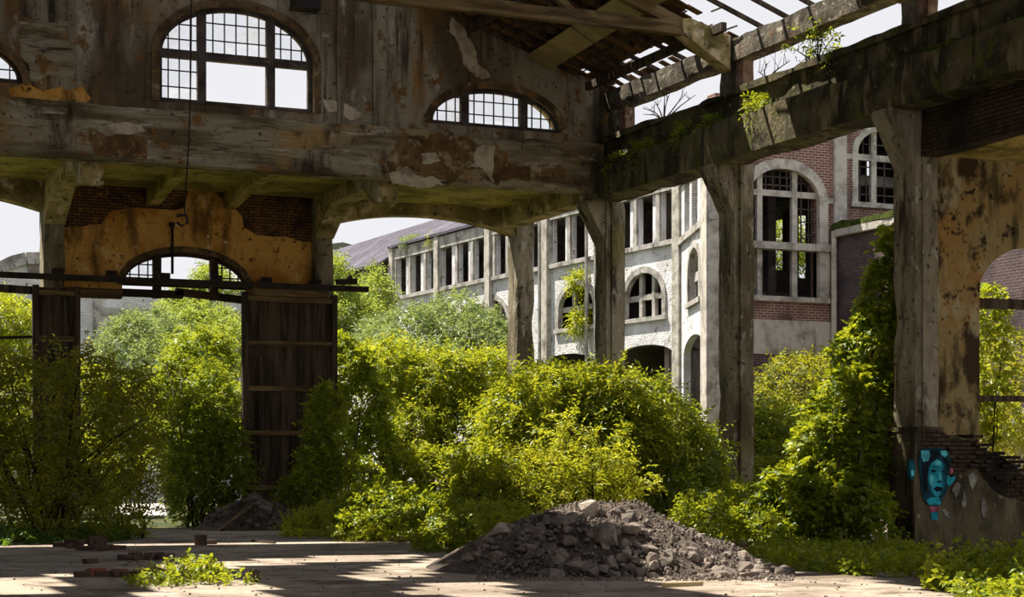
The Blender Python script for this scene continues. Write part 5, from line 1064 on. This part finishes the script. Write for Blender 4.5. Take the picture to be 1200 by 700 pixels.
# tall grasses by the debris heap
def grass(name, label, px0, px1, d, n, h, mat, seed):
    rng = np.random.default_rng(seed); l = rng.uniform((px0 - 600) / FPX * d, (px1 - 600) / FPX * d, n); w = d + rng.uniform(-.5, .5, n); x, y = cam_lw(l, w)
    B = np.stack([x, y, np.full(n, .0)], 1); D = np.stack([rng.normal(0, .35, n), rng.normal(0, .3, n), np.ones(n)], 1); Ln = h * rng.uniform(.5, 1.2, n)
    k = 3; st = leaves_object(name, B, D, rng.normal(size=(n, 3)), Ln, np.full(n, .035), np.clip(rng.normal(.6, .2, n), 0, 1), M[mat], None, .02, .12); return tag(st, label, 'grass', None, 'stuff')
grass('tall_grass', 'pale tufts of tall grass before the vine-smothered mound', 335, 405, 41.5, 170, .8, 'leaf_yellow', 41)
bush('weed', 'low sunlit weed among the grass tufts beside the debris heap', 'weed', [(352, 614, 41, 20, 12, .5), (382, 606, 41.4, 26, 18, .6), (370, 620, 40.6, 34, 8, .5)], 'leaf_yellow', 27, 50, .10, .32, 8, .45, nst=4, base=(at(368, 628, 41).x, at(368, 628, 41).y, 0), inner=0, shell=.3, stem_r=.01)
# plants rooted on the mossy beam and parapet
for k, (px, py, rx, ry, X, lab) in enumerate(((885, 122, 18, 16, 20.6, 'leafy fern on the beam ledge next to the clerestory post'), (803, 152, 18, 10, 20.6, 'fern tuft on the beam ledge halfway to the corner'), (755, 172, 26, 9, 20.6, 'low fern patch on the beam ledge close to the corner'), (722, 186, 14, 8, 20.6, 'small fern at the far end of the mossy beam'), (835, 140, 14, 7, 20.6, 'moss fern below the clerestory post'), (980, 60, 12, 6, 20.9, 'tiny weed on the parapet under the leafy sapling'))):
    c = onX(px, py, X); d = c.x * SY + c.y * CY
    bush('fern', lab, 'fern', [(np.array(c), np.array([.14, rx * d / FPX, ry * d / FPX]))], 'leaf_ivy', 50 + k, 75, .11, .4, 9, .3, nst=0, base=tuple(c), inner=0, droop=1.2, lumpy=.3)
def twig_plant(label, base_px, tips, X, leafy, seed, leaf=.17):
    b = onX(*base_px, X); root = thing('sapling', label, 'sapling', b); r = random.Random(seed); ends = []
    for t in tips:
        e = onX(*t, X) + Vector((r.uniform(-.15, .15), r.uniform(-.2, .2), 0)); mid = b.lerp(e, .5) + Vector((0, r.uniform(-.1, .1), .05)); mb = MB(); mb.tube([b, mid, e], .022, .007, 5)
        for q in range(3):
            p0 = mid.lerp(e, r.uniform(0, .8)); e2 = p0 + Vector((r.uniform(-.15, .15), r.uniform(-.35, .35), r.uniform(.1, .4))); mb.tube([p0, e2], .008, .004, 4); ends.append(e2)
        mb.build('twig', M['bark'], root); ends.append(e); ends.append(mid.lerp(e, .6))
    if leafy:
        P = np.repeat(np.array(ends), 2, 0); rng = np.random.default_rng(seed); P += rng.normal(0, .05, P.shape); Q = nrm(rng.normal(size=P.shape))
        leaves_object('foliage', *spray_leaves(P, Q, seed, .24, 6, .13, .34, droop=1.0), M['leaf_mid'], root)
twig_plant('leafy sapling rooted on the parapet against the white sky', (958, 76), [(932, 52), (942, 40), (956, 36), (968, 34), (985, 40), (950, 60), (930, 72)], 21.1, True, 1)
twig_plant('bare twiggy bush on the parapet near the corner', (778, 142), [(752, 132), (765, 116), (778, 110), (790, 112), (802, 108), (812, 112), (760, 126)], 21.1, False, 2)
twig_plant('thin bare twigs on the parapet beside the clerestory post', (897, 96), [(892, 84), (905, 74), (918, 76), (926, 72)], 21.1, False, 3)
# small plants on the whitewashed building
for k, (px, py, rx, ry, lab) in enumerate(((682, 330, 14, 12, 'tuft of leaves above an arched window of the whitewashed building'), (684, 376, 14, 16, 'green plant growing out of an arched window of the whitewashed building'))):
    s, z = FA.px(px, py); c = FA.p(s, z, -.15); bush('wall_plant', lab, 'plant', [(np.array(c), np.array([.3, .55, ry * .033]))], 'leaf_yellow', 60 + k, 60, .15, .5, 7, .4, nst=0, base=tuple(c), inner=0)
for k, (px, py, rx, lab) in enumerate(((478, 287, .9, 'patch of moss and grass on the slate roof edge'), (507, 285, .3, 'bright tuft on the slate roof edge next to the moss patch'))):
    s, z = FA.px(px, py); c = FA.p(s, z + .1, .2); bush('roof_plant', lab, 'plant', [(np.array(c), np.array([.5, rx, .3]))], 'leaf_grey' if k == 0 else 'leaf_yellow', 64 + k, 50, .14, .4, 7, .3, nst=0, base=tuple(c), inner=0)

# ---------------------------------------------------------------- light, sky, camera
w = bpy.data.worlds.new('World'); bpy.context.scene.world = w; w.use_nodes = True; nt = w.node_tree; nt.nodes.clear()
tc = N(nt, 'ShaderNodeTexCoord'); sp = N(nt, 'ShaderNodeSeparateXYZ'); nt.links.new(tc.outputs['Generated'], sp.inputs[0])
rp_ = N(nt, 'ShaderNodeValToRGB'); nt.links.new(sp.outputs['Z'], rp_.inputs[0])
rp_.color_ramp.elements[0].color = (.90, .90, .93, 1); rp_.color_ramp.elements[1].color = (.62, .72, .90, 1); rp_.color_ramp.elements[0].position = .0
e = rp_.color_ramp.elements.new(.35); e.color = (.84, .84, .88, 1)
bg = N(nt, 'ShaderNodeBackground'); nt.links.new(rp_.outputs[0], bg.inputs[0]); bg.inputs[1].default_value = SKY
o = N(nt, 'ShaderNodeOutputWorld'); nt.links.new(bg.outputs[0], o.inputs[0])
sd = bpy.data.lights.new('sun', 'SUN'); sd.energy = SUN; sd.angle = math.radians(.6); sd.color = (1.0, .93, .80)
so = bpy.data.objects.new('sun', sd); C.objects.link(so); so.location = (0, 0, 40)
so.rotation_euler = to_sun.to_track_quat('Z', 'Y').to_euler()
cd = bpy.data.cameras.new('camera'); cam = bpy.data.objects.new('camera', cd); C.objects.link(cam)
cd.sensor_width = 36; cd.lens = FPX / 1200 * 36; cd.shift_x = 0; cd.shift_y = (HORIZON - 350) / 1200; cd.clip_end = 2000
cam.location = (0, 0, EYE); cam.rotation_euler = (math.radians(90), 0, -YAW)
sc = bpy.context.scene; sc.camera = cam
sc.view_settings.view_transform = 'Standard'; sc.view_settings.look = 'None'; sc.view_settings.exposure = EXPO; sc.view_settings.gamma = 1.0; sc.view_settings.use_curve_mapping = False
sc.cycles.max_bounces = 6; sc.cycles.diffuse_bounces = 3; sc.cycles.transmission_bounces = 4; sc.cycles.transparent_max_bounces = 12; sc.cycles.glossy_bounces = 2
sc.cycles.use_denoising = True
